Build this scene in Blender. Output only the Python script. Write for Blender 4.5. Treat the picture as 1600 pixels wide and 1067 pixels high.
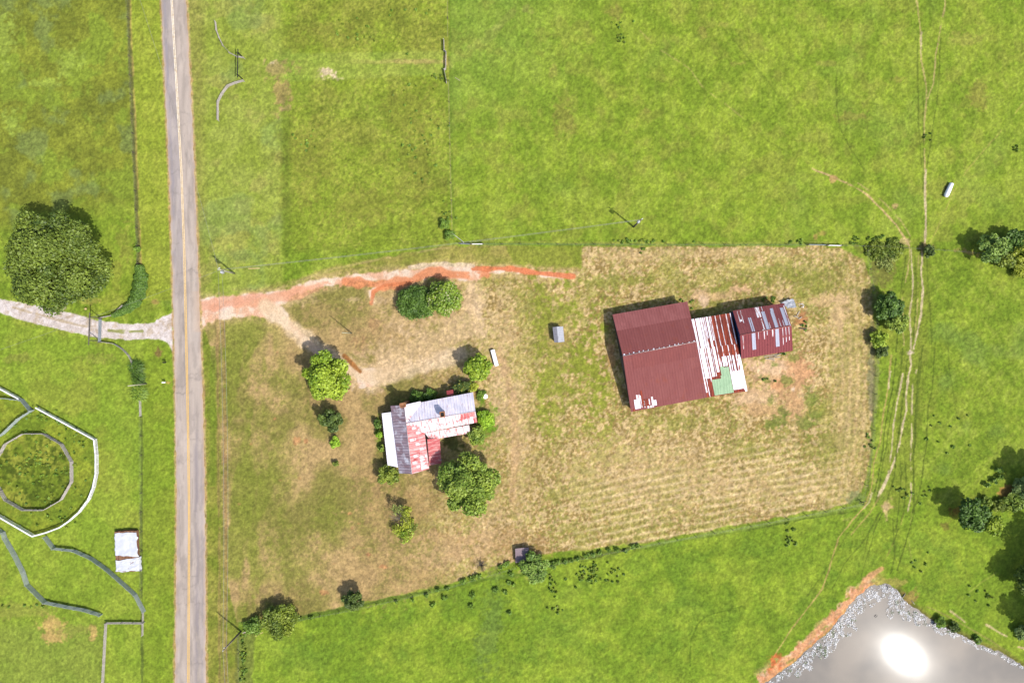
import bpy, bmesh, math, random
import numpy as np
from mathutils import Vector
random.seed(7); rng = np.random.default_rng(11)
for o in list(bpy.data.objects): bpy.data.objects.remove(o, do_unlink=True)
SC = bpy.context.scene
COL = SC.collection
# ------------------------------------------------------------ scale: a map unit (mu) is 0.15 m
S = 0.15; HM = 1067.0; CX, CY = 800.0, 533.5; H = HM*S
# ------------------------------------------------------------ camera
cam = bpy.data.objects.new('camera', bpy.data.cameras.new('camera')); COL.objects.link(cam)
cam.location = (0, 0, H); cam.rotation_euler = (0, 0, 0)
cam.data.sensor_width = 36; cam.data.lens = 24.0; cam.data.clip_end = 6000; cam.data.clip_start = 1
SC.camera = cam
# ------------------------------------------------------------ sky and sun
SUN = Vector((612, -489, 1067)).normalized()
w = bpy.data.worlds.new('World'); SC.world = w; w.use_nodes = True
nt = w.node_tree; nt.nodes.clear()
sky = nt.nodes.new('ShaderNodeTexSky'); sky.sky_type = 'NISHITA'; sky.sun_disc = False
sky.sun_elevation = math.asin(SUN.z); sky.sun_rotation = math.atan2(SUN.x, SUN.y)
sky.air_density = 1.0; sky.dust_density = 2.5; sky.ozone_density = 1.0
bg = nt.nodes.new('ShaderNodeBackground'); bg.inputs[1].default_value = 0.15
wo = nt.nodes.new('ShaderNodeOutputWorld')
nt.links.new(sky.outputs[0], bg.inputs[0]); nt.links.new(bg.outputs[0], wo.inputs[0])
sl = bpy.data.lights.new('sun', 'SUN'); sl.energy = 4.15; sl.angle = math.radians(0.53); sl.color = (1.0, 0.955, 0.885)
so = bpy.data.objects.new('sun', sl); COL.objects.link(so); so.location = SUN*300
so.rotation_euler = (-SUN).to_track_quat('-Z', 'Y').to_euler()
SC.view_settings.view_transform = 'Standard'; SC.view_settings.look = 'None'
SC.view_settings.gamma = 1; SC.view_settings.exposure = 1.1
K = 3.25           # display-linear value of a sunlit white horizontal surface
# ------------------------------------------------------------ helpers
def lin(c):
    c = np.asarray(c, float)/255.0
    return np.where(c <= 0.04045, c/12.92, ((c+0.055)/1.055)**2.4)
def D(c, k=None):
    k = k if k else (1.6 if sum(c) > 750 else 1.0)
    v = np.clip(lin(c)/K*k, 0.004, 0.85); return (float(v[0]), float(v[1]), float(v[2]), 1)
def at(px, py, h=0.0):
    k = (HM-h)/HM
    return Vector(((px-CX)*S*k, (CY-py)*S*k, h*S))
def G(px, py, z=0.0): return Vector(((px-CX)*S, (CY-py)*S, z))
class N:
    def __init__(s, name):
        s.m = bpy.data.materials.new(name); s.m.use_nodes = True; s.t = s.m.node_tree
        s.b = s.t.nodes['Principled BSDF']; s.b.inputs['Specular IOR Level'].default_value = 0.25
    def n(s, ty, **kw):
        x = s.t.nodes.new(ty)
        for k, v in kw.items():
            if k in x.inputs: x.inputs[k].default_value = v
            else: setattr(x, k, v)
        return x
    def l(s, a, b): s.t.links.new(a, b)
    def mix(s, f, a, b, mode='MIX'):
        x = s.t.nodes.new('ShaderNodeMix'); x.data_type = 'RGBA'; x.blend_type = mode
        for i, v in ((0, f), (6, a), (7, b)):
            if hasattr(v, 'links'): s.l(v, x.inputs[i])
            else: x.inputs[i].default_value = v
        return x.outputs[2]
    def math(s, op, a, b=0.0, clamp=False):
        x = s.t.nodes.new('ShaderNodeMath'); x.operation = op; x.use_clamp = clamp
        for i, v in ((0, a), (1, b)):
            if hasattr(v, 'links'): s.l(v, x.inputs[i])
            else: x.inputs[i].default_value = v
        return x.outputs[0]
    def ramp(s, f, lo, hi):
        x = s.t.nodes.new('ShaderNodeMapRange'); x.inputs[1].default_value = lo; x.inputs[2].default_value = hi; x.clamp = True
        s.l(f, x.inputs[0]); return x.outputs[0]
    def noise(s, vec, scale, detail=3, rough=0.55):
        x = s.n('ShaderNodeTexNoise', Scale=scale, Detail=detail, Roughness=rough)
        if vec is not None: s.l(vec, x.inputs['Vector'])
        return x.outputs['Fac']
    def mapping(s, vec, sc=(1, 1, 1), rot=(0, 0, 0), loc=(0, 0, 0)):
        x = s.n('ShaderNodeMapping'); x.inputs['Scale'].default_value = sc; x.inputs['Rotation'].default_value = rot; x.inputs['Location'].default_value = loc
        s.l(vec, x.inputs['Vector']); return x.outputs[0]
    def coord(s, k='Object'): return s.n('ShaderNodeTexCoord').outputs[k]
    def bump(s, h, st, d=0.05):
        x = s.n('ShaderNodeBump'); x.inputs['Strength'].default_value = st; x.inputs['Distance'].default_value = d
        s.l(h, x.inputs['Height']); s.l(x.outputs[0], s.b.inputs['Normal'])
    def color(s, c): s.l(c, s.b.inputs['Base Color'])
    def rough(s, r): s.b.inputs['Roughness'].default_value = r
_M = {}
def plain(name, c, c2=None, rough=0.8, scale=1.5, metal=0.0):
    if name in _M: return _M[name]
    n = N(name); n.rough(rough); n.b.inputs['Metallic'].default_value = metal
    c2 = c2 or tuple(x*0.78 for x in c)
    f = n.ramp(n.noise(n.coord(), scale, 5, 0.65), 0.33, 0.67)
    n.color(n.mix(f, D(c2), D(c))); n.bump(n.noise(n.coord(), scale*6, 3), 0.3, 0.03)
    _M[name] = n.m; return n.m
def roof_mat(name, c, c2, amt=(0.45, 0.6), su=2.2, sv=0.28, rib=0.6, rough=0.75, c3=None, amt3=(0.55, 0.75), ribcol=0.10, brick=None, k=1.0):
    """corrugated sheet metal; UV in metres, u across the ribs and v down the slope"""
    n = N(name); n.rough(rough); n.b.inputs['Specular IOR Level'].default_value = 0.12
    uv = n.coord('UV')
    f = n.ramp(n.noise(n.mapping(uv, (su, sv, 1)), 1.0, 5, 0.6), *amt)
    col = n.mix(f, D(c, k), D(c2, k))
    if brick:
        b = n.n('ShaderNodeTexBrick'); b.offset = 0.0; b.inputs['Scale'].default_value = 1.0
        b.inputs['Brick Width'].default_value = brick[0]; b.inputs['Row Height'].default_value = brick[1]
        b.inputs['Mortar Size'].default_value = 0.03; b.inputs['Mortar'].default_value = D(c2, k)
        b.inputs['Color1'].default_value = D(brick[2], k); b.inputs['Color2'].default_value = D(brick[3], k); b.inputs['Bias'].default_value = 0.0
        n.l(uv, b.inputs['Vector']); col = n.mix(0.6, col, b.outputs['Color'])
    if c3:
        f3 = n.ramp(n.noise(n.mapping(uv, (0.5, 0.35, 1), loc=(3, 7, 0)), 1.0, 5, 0.6), *amt3)
        col = n.mix(f3, col, D(c3, k))
    sx = n.n('ShaderNodeSeparateXYZ'); n.l(uv, sx.inputs[0])
    wv = n.math('SINE', n.math('MULTIPLY', sx.outputs[0], 2*math.pi/rib))
    w2 = n.math('POWER', n.math('ADD', n.math('MULTIPLY', wv, 0.5), 0.5), 3.0)
    fine = n.noise(n.mapping(uv, (6, 1.2, 1)), 1.0, 3)
    dk = n.math('ADD', n.math('MULTIPLY', fine, 0.35), 0.82)
    g = n.n('ShaderNodeCombineColor'); [n.l(dk, g.inputs[i]) for i in range(3)]
    n.color(n.mix(1.0, col, g.outputs[0], 'MULTIPLY'))
    n.bump(n.math('ADD', n.math('MULTIPLY', w2, 1.0), n.math('MULTIPLY', fine, 0.15)), 0.85, ribcol)
    return n.m
# ---- mesh building
class MB:
    def __init__(s): s.v = []; s.f = []; s.uv = []
    def quad(s, a, b, c, d, uv=None):
        i = len(s.v); s.v += [tuple(a), tuple(b), tuple(c), tuple(d)]; s.f.append((i, i+1, i+2, i+3)); s.uv.append(uv or ((0, 0), (1, 0), (1, 1), (0, 1)))
    def tri(s, a, b, c):
        i = len(s.v); s.v += [tuple(a), tuple(b), tuple(c)]; s.f.append((i, i+1, i+2)); s.uv.append(((0, 0), (1, 0), (1, 1)))
    def hexa(s, p):   # p: 8 points, bottom 4 then top 4, ccw from above
        i = len(s.v); s.v += [tuple(q) for q in p]
        for f in ((3, 2, 1, 0), (4, 5, 6, 7), (0, 1, 5, 4), (1, 2, 6, 5), (2, 3, 7, 6), (3, 0, 4, 7)):
            s.f.append(tuple(i+k for k in f)); s.uv.append(((0, 0), (1, 0), (1, 1), (0, 1)))
    def beam(s, a, b, wd, hg, z0=0.0):
        """horizontal-ish board from a to b, width wd across, height hg upright, centred"""
        a = Vector(a); b = Vector(b); d = (b-a); t = Vector((d.x, d.y, 0))
        t = t.normalized() if t.length > 1e-6 else Vector((1, 0, 0)); n = Vector((-t.y, t.x, 0))*wd/2; u = Vector((0, 0, hg/2))
        s.hexa([a-n-u, b-n-u, b+n-u, a+n-u, a-n+u, b-n+u, b+n+u, a+n+u])
    def box(s, c, sx, sy, sz, rot=0.0, taper=1.0):
        c = Vector(c); X = Vector((math.cos(rot), math.sin(rot), 0)); Y = Vector((-X.y, X.x, 0)); Z = Vector((0, 0, sz/2))
        p = []
        for k, z in ((1, -Z), (taper, Z)):
            for a, b in ((-1, -1), (1, -1), (1, 1), (-1, 1)): p.append(c+X*a*sx/2*k+Y*b*sy/2*k+z)
        s.hexa(p)
    def tube(s, pts, rads, n=7, cap=True):
        pts = [Vector(p) for p in pts]; base = len(s.v)
        for k, p in enumerate(pts):
            d = (pts[min(k+1, len(pts)-1)]-pts[max(k-1, 0)]).normalized()
            a = d.orthogonal().normalized() if abs(d.z) < 0.99 else Vector((1, 0, 0)); a = (a-d*a.dot(d)).normalized(); b = d.cross(a)
            for j in range(n):
                an = 2*math.pi*j/n; s.v.append(tuple(p+(a*math.cos(an)+b*math.sin(an))*rads[k]))
        for k in range(len(pts)-1):
            for j in range(n):
                s.f.append((base+k*n+j, base+k*n+(j+1) % n, base+(k+1)*n+(j+1) % n, base+(k+1)*n+j)); s.uv.append(((0, 0), (1, 0), (1, 1), (0, 1)))
        if cap:
            s.f.append(tuple(base+(len(pts)-1)*n+j for j in range(n))); s.uv.append(tuple((0, 0) for _ in range(n)))
            s.f.append(tuple(base+j for j in reversed(range(n)))); s.uv.append(tuple((0, 0) for _ in range(n)))
    def build(s, name, mat, parent=None, smooth=False, loc=None):
        me = bpy.data.meshes.new(name)
        o_ = Vector(loc) if loc is not None else (parent_loc(parent) if parent else Vector((0, 0, 0)))
        me.from_pydata([(x-o_.x, y-o_.y, z-o_.z) for x, y, z in s.v], [], s.f)
        uvl = me.uv_layers.new(name='UVMap'); fl = [c for f in s.uv for c in f]
        uvl.data.foreach_set('uv', [x for c in fl for x in c])
        if smooth: me.polygons.foreach_set('use_smooth', [True]*len(me.polygons))
        me.materials.append(mat)
        o = bpy.data.objects.new(name, me); COL.objects.link(o)
        if parent: o.parent = parent
        elif loc is not None: o.location = loc
        return o
def parent_loc(p):
    v = Vector(p.location)
    while p.parent: p = p.parent; v += Vector(p.location)
    return v
def tag(o, label, cat, group=None, kind=None):
    if label: o['label'] = label
    if cat: o['category'] = cat
    if group: o['group'] = group
    if kind: o['kind'] = kind
    return o
def thing(name, label, cat, loc, group=None):
    o = bpy.data.objects.new(name, None); COL.objects.link(o); o.location = loc; o.empty_display_size = 0.5
    return tag(o, label, cat, group)
def structure(o): o['kind'] = 'structure'; return o
# ---- numpy noise
_T = rng.random((4, 256, 256)).astype(np.float32)
def vn(x, y, s, seed=0):
    x = x/s+seed*17.31; y = y/s+seed*9.77; T = _T[seed % 4]
    xi = np.floor(x).astype(np.int64); yi = np.floor(y).astype(np.int64); fx = x-xi; fy = y-yi
    fx = fx*fx*(3-2*fx); fy = fy*fy*(3-2*fy); a = xi & 255; b = (xi+1) & 255; c = yi & 255; d = (yi+1) & 255
    return (T[c, a]*(1-fx)+T[c, b]*fx)*(1-fy)+(T[d, a]*(1-fx)+T[d, b]*fx)*fy
def fbm(x, y, s, seed=0, o=4, g=0.55):
    t = 0; am = 1; tot = 0
    for k in range(o):
        a = 0.6+k*1.1+seed*0.37; ca, sa = math.cos(a), math.sin(a)
        t = t+am*vn(x*ca-y*sa, x*sa+y*ca, s/2**k, seed+k*3); tot += am; am *= g
    return t/tot
def sst(x, a, b):
    t = np.clip((x-a)/(b-a), 0, 1); return t*t*(3-2*t)
def seg_dist(x, y, pts, closed=False):
    """distance to a polyline, and the position along it"""
    d = np.full(x.shape, 1e9); P = list(pts)+([pts[0]] if closed else [])
    tt = np.zeros(x.shape); L = 0
    for (ax, ay), (bx, by) in zip(P[:-1], P[1:]):
        vx, vy = bx-ax, by-ay; l2 = vx*vx+vy*vy+1e-9; l = math.sqrt(l2)
        t = np.clip(((x-ax)*vx+(y-ay)*vy)/l2, 0, 1)
        e = np.hypot(x-ax-t*vx, y-ay-t*vy); m = e < d; d = np.where(m, e, d); tt = np.where(m, L+t*l, tt); L += l
    return d, tt
def poly_sd(x, y, pts):
    """signed distance, positive inside"""
    ins = np.zeros(x.shape, bool); n = len(pts)
    for i in range(n):
        ax, ay = pts[i]; bx, by = pts[(i+1) % n]
        if ay == by: continue
        c = ((ay > y) != (by > y)) & (x < (bx-ax)*(y-ay)/(by-ay)+ax); ins ^= c
    d, _ = seg_dist(x, y, pts, True)
    return np.where(ins, d, -d)
def lerpv(t, a, b): return np.asarray(a, float)*(1-t[..., None])+np.asarray(b, float)*t[..., None]
# ============================================================ GROUND
def axis(lo, hi, step, far):
    a = list(np.arange(lo, hi+step/2, step)); s = step
    u = []; x = a[-1]
    while x < hi+far: s *= 1.25; x += s; u.append(x)
    s = step; l = []; x = a[0]
    while x > lo-far: s *= 1.25; x -= s; l.append(x)
    return np.array(l[::-1]+a+u)
STEP = 1.45
ax_ = axis(-30, 1630, STEP, 9000); ay_ = axis(-30, 1097, STEP, 9000)
X, Y = np.meshgrid(ax_, ay_)
wx = X+(fbm(X, Y, 14, 1, 3)-0.5)*9; wy = Y+(fbm(X, Y, 14, 2, 3)-0.5)*9      # ragged edges
POND = [(1190, 1078), (1215, 1058), (1240, 1040), (1280, 1005), (1300, 987), (1322, 960), (1342, 934), (1362, 920), (1384, 915), (1402, 925), (1412, 940), (1426, 951), (1450, 968), (1480, 984), (1510, 998), (1530, 1010), (1560, 1021), (1600, 1044), (1700, 1085), (1820, 1180), (1800, 1350), (1500, 1450), (1200, 1380), (1120, 1220), (1130, 1130)]
LOT = [(318, 500), (340, 488), (440, 452), (520, 425), (600, 402), (690, 386), (745, 384), (908, 386), (1290, 384), (1322, 389), (1346, 404), (1360, 432), (1368, 500), (1366, 600), (1362, 700), (1356, 740), (1346, 768), (1326, 788), (1200, 812), (1000, 848), (840, 868), (760, 890), (700, 912), (560, 942), (440, 968), (372, 972), (352, 900), (345, 700), (332, 560)]
RL = [(250, -400), (252, 0), (257.5, 133), (264, 267), (268.5, 400), (272, 534), (274.5, 667), (276, 800), (273.5, 1067), (270, 1500)]
RR = [(288, -400), (291, 0), (298, 133), (304, 267), (309, 400), (314, 534), (318.5, 667), (320.5, 800), (322, 1067), (322, 1500)]
RC = [(266, -400), (268.3, 0), (276, 133), (283.5, 267), (288.2, 400), (291.2, 534), (294, 667), (295.7, 800), (294.5, 1067), (292, 1500)]
def ix(P, y): return np.interp(y, [p[1] for p in P], [p[0] for p in P])
roadm = (X > ix(RL, Y)) & (X < ix(RR, Y))
FL = [(200, -400), (200, 0), (205, 120), (210, 240), (214, 330), (217, 412)]     # west fence by the road
f1 = fbm(X, Y, 90, 0, 4); f2 = fbm(X, Y, 28, 1, 4); f3 = fbm(X, Y, 7, 2, 3); f4 = fbm(X, Y, 3.2, 3, 2); f5 = fbm(X, Y, 55, 3, 4); f6 = fbm(X, Y, 18, 2, 4)
C = lerpv(sst(f1*0.5+f2*0.5, 0.32, 0.68), (132, 162, 48), (156, 182, 58))
def blend(m, c, v=None):
    global C
    m = np.clip(m, 0, 1)[..., None]; C = C*(1-m)+(v if v is not None else np.asarray(c, float))*m
def var(a, b, f, lo=0.3, hi=0.7): return lerpv(sst(f, lo, hi), a, b)
def window(x0, x1, y0, y1):
    return (slice(*np.searchsorted(ay_, [y0, y1])), slice(*np.searchsorted(ax_, [x0, x1])))
def blend_w(w_, m, c):
    m = np.clip(m, 0, 1)[..., None]; C[w_] = C[w_]*(1-m)+np.asarray(c, float)*m
def blob(x, y, rx, ry, c, st=1.0, ang=0, rag=1.0, soft=0.5):
    q = max(rx, ry)*(1.6+rag*1.3)+2; w_ = window(x-q, x+q, y-q, y+q)
    ca, sa = math.cos(math.radians(ang)), math.sin(math.radians(ang))
    dx, dy = X[w_]-x, Y[w_]-y; u = (dx*ca+dy*sa)/rx; v = (-dx*sa+dy*ca)/ry
    r = np.sqrt(u*u+v*v)+(f6[w_]-0.5)*1.4*rag+(f3[w_]-0.5)*1.3*rag+(f4[w_]-0.5)*1.0*rag
    blend_w(w_, (1-sst(r, 1-soft, 1+soft*0.4))*st, c)
def path(pts, wd, c, st=1.0, rag=0.6, brk=0.0, soft=0.8, seed=1):
    q = wd*2+soft+4; xs = [p[0] for p in pts]; yq = [p[1] for p in pts]; w_ = window(min(xs)-q, max(xs)+q, min(yq)-q, max(yq)+q)
    d, t = seg_dist(X[w_]+(f2[w_]-0.5)*3, Y[w_]+(f6[w_]-0.5)*3, pts)
    wv = wd*(1+(vn(t, t*0+seed*7.0, 12, seed)-0.5)*2*rag)
    m = 1-sst(d, wv*0.5, wv*0.5+soft)
    if brk: m = m*sst(vn(t, t*0+seed*3.0, 22, seed+1)*0.6+f3[w_]*0.4, brk, brk+0.12)
    blend_w(w_, m*st, c)
# general mottling of the pasture
for an, sd_k in ((.9, 1), (2.2, 2)):
    xr = X*math.cos(an)-Y*math.sin(an); yr = X*math.sin(an)+Y*math.cos(an); st_ = fbm(xr*.28, yr*1.1, 5, sd_k, 3); blend(sst(st_*.6+f2*.4, .54, .64)*.32, (176, 194, 86)); blend(sst(st_*.6+f2*.4, .60-.12, .36)*.3, (104, 138, 36))
blend(sst(f5, 0.55, 0.75)*0.35, (158, 162, 70)); blend(sst(f6*0.6+f1*0.4, 0.56, 0.72)*0.35, (118, 150, 52))
blend(sst(fbm(X, Y, 70, 1, 3), 0.6, 0.78)*0.35, (118, 150, 84))
# field west of the fence, olive and mottled
wf = sst(ix(FL, Y)-X, 0, 3)*(1-sst(Y, 420, 470)); leftolive = wf*(1-sst(Y+X*0.2, 330, 400))
blend(leftolive*0.85, None, var((124, 132, 50), (150, 160, 58), f2)); blend(leftolive*sst(f5*0.6+f6*0.4, 0.5, 0.62)*0.75, (142, 170, 58))
blend(leftolive*sst(fbm(X, Y, 45, 2, 4), 0.53, 0.66)*0.6, (128, 150, 92))
blend(wf*(1-leftolive)*0.8, None, var((128, 162, 48), (156, 182, 62), f2))
for a in ((110, 100, 22, 26), (130, 90, 14, 10), (70, 130, 26, 8), (20, 190, 16, 18), (5, 60, 20, 40)): blob(*a, (166, 192, 80), 0.8)
# verges
vl = sst(X-ix(FL, Y), -1, 2)*(X < ix(RL, Y))*(Y < 470)
blend(vl*0.85, None, var((158, 176, 60), (176, 190, 72), f2)); blend(vl*(np.sin((X-ix(RL, Y))*2*math.pi/16)*.5+.5)*.2, (142, 166, 56))
vr = sst(X-ix(RR, Y), 0, 2)*(1-sst(X+(f2-0.5)*14, 436, 446))*(Y < 470)
blend(vr*0.9, None, var((154, 174, 68), (170, 186, 86), f2)); blend(vr*sst(330-X, 0, 22)*0.5, (158, 152, 84))
blend(vr*sst(fbm(X, Y, 34, 3), 0.56, 0.7)*0.45, (182, 176, 102)); blend(vr*sst(fbm(X, Y, 60, 0), 0.58, 0.7)*0.4, (138, 168, 98))
# overgrown paddock between verge and north-south fence
pd = sst(wx+(f2-.5)*24+(f3-.5)*12-444, -8, 14)*(1-sst(X, 697, 702))*(1-sst(Y, 380, 400))
blend(pd*0.75, None, var((144, 166, 54), (164, 184, 66), f2)); blend(pd*sst(f5, 0.5, 0.66)*0.4, (152, 150, 70))
blend(pd*sst(f5*0.25+f6*0.3+f4*0.45, 0.53, 0.62)*0.5, (108, 124, 44)); blend(pd*sst(fbm(X+31, Y, 3.4, 2, 2)*0.6+f2*0.4, 0.56, 0.64)*0.5, (176, 182, 84))
for a in ((480, 250, 40, 60), (640, 180, 45, 40), (560, 320, 50, 30), (660, 260, 20, 60), (520, 60, 60, 20)): blob(*a, (140, 138, 64), 0.4)
md = poly_sd(X, Y+(f6-0.5)*6, [(425, 84), (560, 82), (697, 78), (697, 118), (560, 124), (440, 128)])
blend(sst(md, -2, 3)*0.85, None, var((150, 178, 70), (172, 190, 84), f2)); blend(sst(md, -2, 3)*(1-sst(np.abs(Y-97+(f2-.5)*6), 1, 5))*sst(X, 520, 600)*.5, (192, 180, 112))
for a in ((427, 104, 17, 11, (236, 208, 176)), (514, 115, 15, 9, (246, 222, 196)), (650, 96, 40, 4, (190, 180, 106)), (426, 100, 10, 6, (248, 226, 200)), (700, 98, 8, 9, (220, 190, 146)), (440, 150, 16, 26, (182, 160, 104)), (445, 165, 8, 10, (196, 166, 124)), (433, 108, 30, 14, (176, 164, 100))): blob(*a, 0.9)
blend((1-sst(np.abs(X-447-(f2-0.5)*8), 3, 11))*sst(Y, 130, 170)*(1-sst(Y, 390, 410))*0.4, (96, 116, 40))
path([(700, 98), (715, 88), (735, 76), (760, 62), (778, 42), (800, 20)], 9, (186, 170, 108), 0.65, 0.6, 0.3, 4)
for a in ((776, 44, 7, 5), (700, 98, 4, 6), (733, 73, 3, 2), (822, 14, 12, 8)): blob(*a, (216, 182, 140), 0.7)
# north-east pasture
ne = sst(X-702, 0, 3)*(1-sst(Y, 376, 380))
blend(ne*0.5, None, var((136, 166, 50), (158, 184, 58), f2)); blend(ne*sst(fbm(X*1.0, Y*0.3, 5, 2, 2)*.6+f2*.4, .52, .62)*.25, (170, 190, 84)); blend(ne*(1-sst(X, 740, 980))*(1-sst(Y, 60, 260))*.4, (128, 168, 74)); blend(ne*sst(fbm(X, Y, 26, 0, 4), 0.56, 0.7)*0.3, (160, 158, 78))
for a in ((1010, 175, 8, 5), (960, 20, 14, 10), (1100, 50, 8, 12), (880, 185, 14, 30), (1330, 180, 24, 10), (1400, 125, 16, 5), (1530, 150, 16, 26)): blob(*a, (156, 140, 80), 0.45)
# left lawn south of the gravel drive
lw = (X < ix(RL, Y))*sst(Y-(480+X*0.22), 0, 6)
blend(lw*0.9, None, var((140, 172, 54), (158, 184, 64), f2)); blend(lw*sst(fbm(X, Y, 60, 2, 4), 0.54, 0.7)*0.5, (158, 168, 68))
blend(lw*sst(Y-960, 0, 30)*(X < 165)*0.5, (142, 160, 74)); blend(lw*sst(X-223, 0, 3)*0.35, (122, 150, 36))
for a in ((80, 975, 22, 14), (86, 996, 18, 10), (76, 990, 14, 16), (146, 985, 7, 10), (144, 998, 5, 6)): blob(*a, (218, 184, 118), 0.85)
for a in ((25, 955, 70, 12), (110, 985, 30, 8), (25, 560, 20, 8), (150, 560, 30, 10)): blob(*a, (156, 156, 80), 0.5)
blob(247, 551, 5, 7, (140, 110, 76), 0.8); blob(243, 472, 6, 4, (196, 160, 104), 0.7); blob(262, 598, 4, 2, (214, 176, 110), 0.8); blob(195, 375, 14, 30, (164, 160, 80), 0.45)
blob(130, 468, 24, 7, (188, 172, 104), 0.5); blob(180, 430, 10, 26, (172, 172, 80), 0.4)
pen = 1-sst(np.hypot(X-54, Y-736), 58, 61)
blend(pen*0.95, None, var((116, 140, 42), (162, 172, 66), f6)); blend(pen*sst(f3, 0.55, 0.66)*0.7, (78, 98, 30))
enc = poly_sd(X, Y, [(-10, 606), (55, 640), (150, 686), (152, 720), (148, 760), (122, 802), (90, 826), (50, 838), (-10, 806)])
blend(sst(enc, 0, 3)*(1-pen)*0.6, None, var((108, 134, 38), (154, 166, 52), f6))
# pasture south of the lot
sp = (X > 372)*sst(Y-np.interp(X, [372, 560, 840, 1200, 1340, 1700], [975, 946, 874, 816, 790, 780]), 0, 4)
blend(sp*0.7, None, var((124, 160, 44), (152, 182, 54), f2)); blend(sp*sst(fbm(X, Y, 32, 1), 0.56, 0.68)*0.35, (102, 142, 44))
blend((X > ix(RR, Y))*(X < 372)*(Y > 500)*0.85, None, var((126, 140, 50), (160, 158, 74), f2))
# east pasture (beyond the cow lanes)
# ---- the mown lot
lot = sst(poly_sd(wx, wy, LOT), -1.5, 2)
stub = sst(fbm(X+77, Y, 3.0, 1, 2)*0.55+f3*0.25+f6*0.2, 0.43, 0.57)
tan = lerpv(stub, (170, 148, 90), (228, 204, 150)); tan = tan*(0.94+0.12*f2[..., None])
blend(lot, None, tan)
gm = lot*sst(f5*0.3+f2*0.3+fbm(X+9, Y+5, 3.4, 3, 2)*0.4, 0.47, 0.57)
blend(gm*0.55, None, var((142, 156, 66), (174, 174, 90), f6))
west = lot*(1-sst(wx, 600, 760)); blend(west*0.94, None, var((146, 143, 76), (200, 174, 122), fbm(X, Y, 60, 1, 5), .36, .6))
blend(west*sst(fbm(X+Y*0.1, Y*0.35, 30, 3), 0.48, 0.64)*sst(470-X, 0, 80)*0.7, (136, 152, 58))
for a in ((400, 760, 60, 110), (450, 880, 60, 60), (520, 810, 30, 50), (380, 560, 36, 50), (440, 600, 40, 30)): blob(*a, (134, 146, 60), 0.65, 0, 0.8, 1.2)
for a in ((640, 500, 60, 22), (510, 490, 50, 20), (600, 880, 70, 50), (430, 930, 60, 22), (590, 800, 40, 70), (610, 540, 80, 50), (520, 620, 40, 40), (580, 640, 24, 80)): blob(*a, (190, 164, 114), 0.6, 0, 1.2, 0.9)
for a in ((640, 545, 70, 24), (600, 575, 50, 14), (660, 510, 40, 20), (745, 500, 18, 50), (770, 545, 24, 40), (790, 600, 20, 50), (720, 520, 40, 16), (575, 590, 30, 16), (610, 560, 60, 26), (690, 560, 60, 20), (740, 475, 16, 40), (560, 560, 30, 20), (470, 470, 30, 8), (620, 490, 30, 30), (780, 640, 30, 60), (700, 500, 60, 14)): blob(*a, (226, 200, 156), 0.55, -10, 1.3, 1.0)
for a in ((600, 585, 40, 14), (640, 570, 50, 10), (585, 600, 24, 12), (745, 480, 8, 30)): blob(*a, (242, 220, 188), 0.85, -15, 1.2, 1.0)
for a in ((596, 640, 10, 40), (570, 720, 24, 60), (640, 790, 60, 30), (660, 900, 60, 30), (500, 600, 16, 40), (480, 560, 40, 16)): blob(*a, (196, 166, 116), 0.5, 0, 1.2, 0.9)
for a in ((580, 508, 16, 12), (560, 535, 12, 16), (780, 850, 60, 26), (700, 850, 50, 30)): blob(*a, (182, 146, 104), 0.6, 0, 1.2, 0.9)
for a in ((860, 560, 26, 90), (900, 520, 14, 60), (930, 620, 20, 80), (845, 620, 10, 50), (875, 480, 30, 40), (925, 580, 24, 60)): blob(*a, (152, 166, 62), 0.7, -8, 2.2, 0.7)
for a in ((1050, 662, 60, 14), (1250, 650, 40, 26), (1120, 455, 30, 12), (1280, 440, 50, 22), (1230, 420, 60, 14), (1290, 700, 40, 20), (960, 440, 60, 10), (1180, 700, 34, 12)): blob(*a, (148, 156, 70), 0.6, 0, 1.5, 0.8)
for a in ((810, 700, 20, 150), (790, 520, 22, 60), (760, 780, 26, 90), (1010, 740, 130, 60), (1330, 620, 26, 150), (990, 400, 80, 14), (1120, 395, 140, 7), (700, 860, 60, 30), (1200, 760, 130, 30)): blob(*a, (222, 196, 146), 0.55, 0, 1.1, 0.9)
blend((1-sst(np.abs(X-831), 0.5, 3))*(Y > 560)*(Y < 850)*0.3, (176, 158, 92)); 
# mowing rows, following the southern boundary
bd = np.interp(X, [700, 1000, 1200, 1340, 1500], [912, 848, 812, 786, 780])-Y
row = np.sin((bd+(f2-0.5)*5)*2*math.pi/11.5)*0.5+0.5
rm = lot*sst(X, 850, 960)*(1-sst(bd, 96, 150))*(1-sst(X, 1310, 1345))
blend(rm*row**3*0.72*sst(f2*.4+f6*.3+f3*.3, 0.36, 0.56), (238, 218, 168)); blend(rm*(1-row)**2*0.35*sst(f2*.5+f4*.5, 0.4, 0.55), (150, 146, 72))
rd = np.interp(Y, [380, 450, 600, 700, 780], [1352, 1364, 1368, 1362, 1350])-X
row2 = np.sin((rd+(f2-0.5)*4)*2*math.pi/12)*0.5+0.5
blend(lot*sst(X, 1250, 1290)*(1-sst(rd, 60, 90))*row2**2*0.4*sst(f6, .35, .5), (220, 198, 138)); blend(lot*sst(X, 1250, 1290)*(1-sst(rd, 60, 90))*(1-row2)*0.3, (150, 152, 74))
for r0, x0, y0 in ((150, 700, 560), (190, 700, 600)):
    d = np.hypot(X-x0, Y-y0)-r0; blend(lot*(X > x0)*(np.sin((d+f2*6)*2*math.pi/10)*0.5+0.5)*(1-sst(np.abs(d), 16, 30))*0.28, (150, 150, 76))
blend(west*(np.sin((X+(f2-0.5)*6)*2*math.pi/15)*0.5+0.5)*0.22*sst(X, 520, 560), (188, 164, 112))
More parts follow.
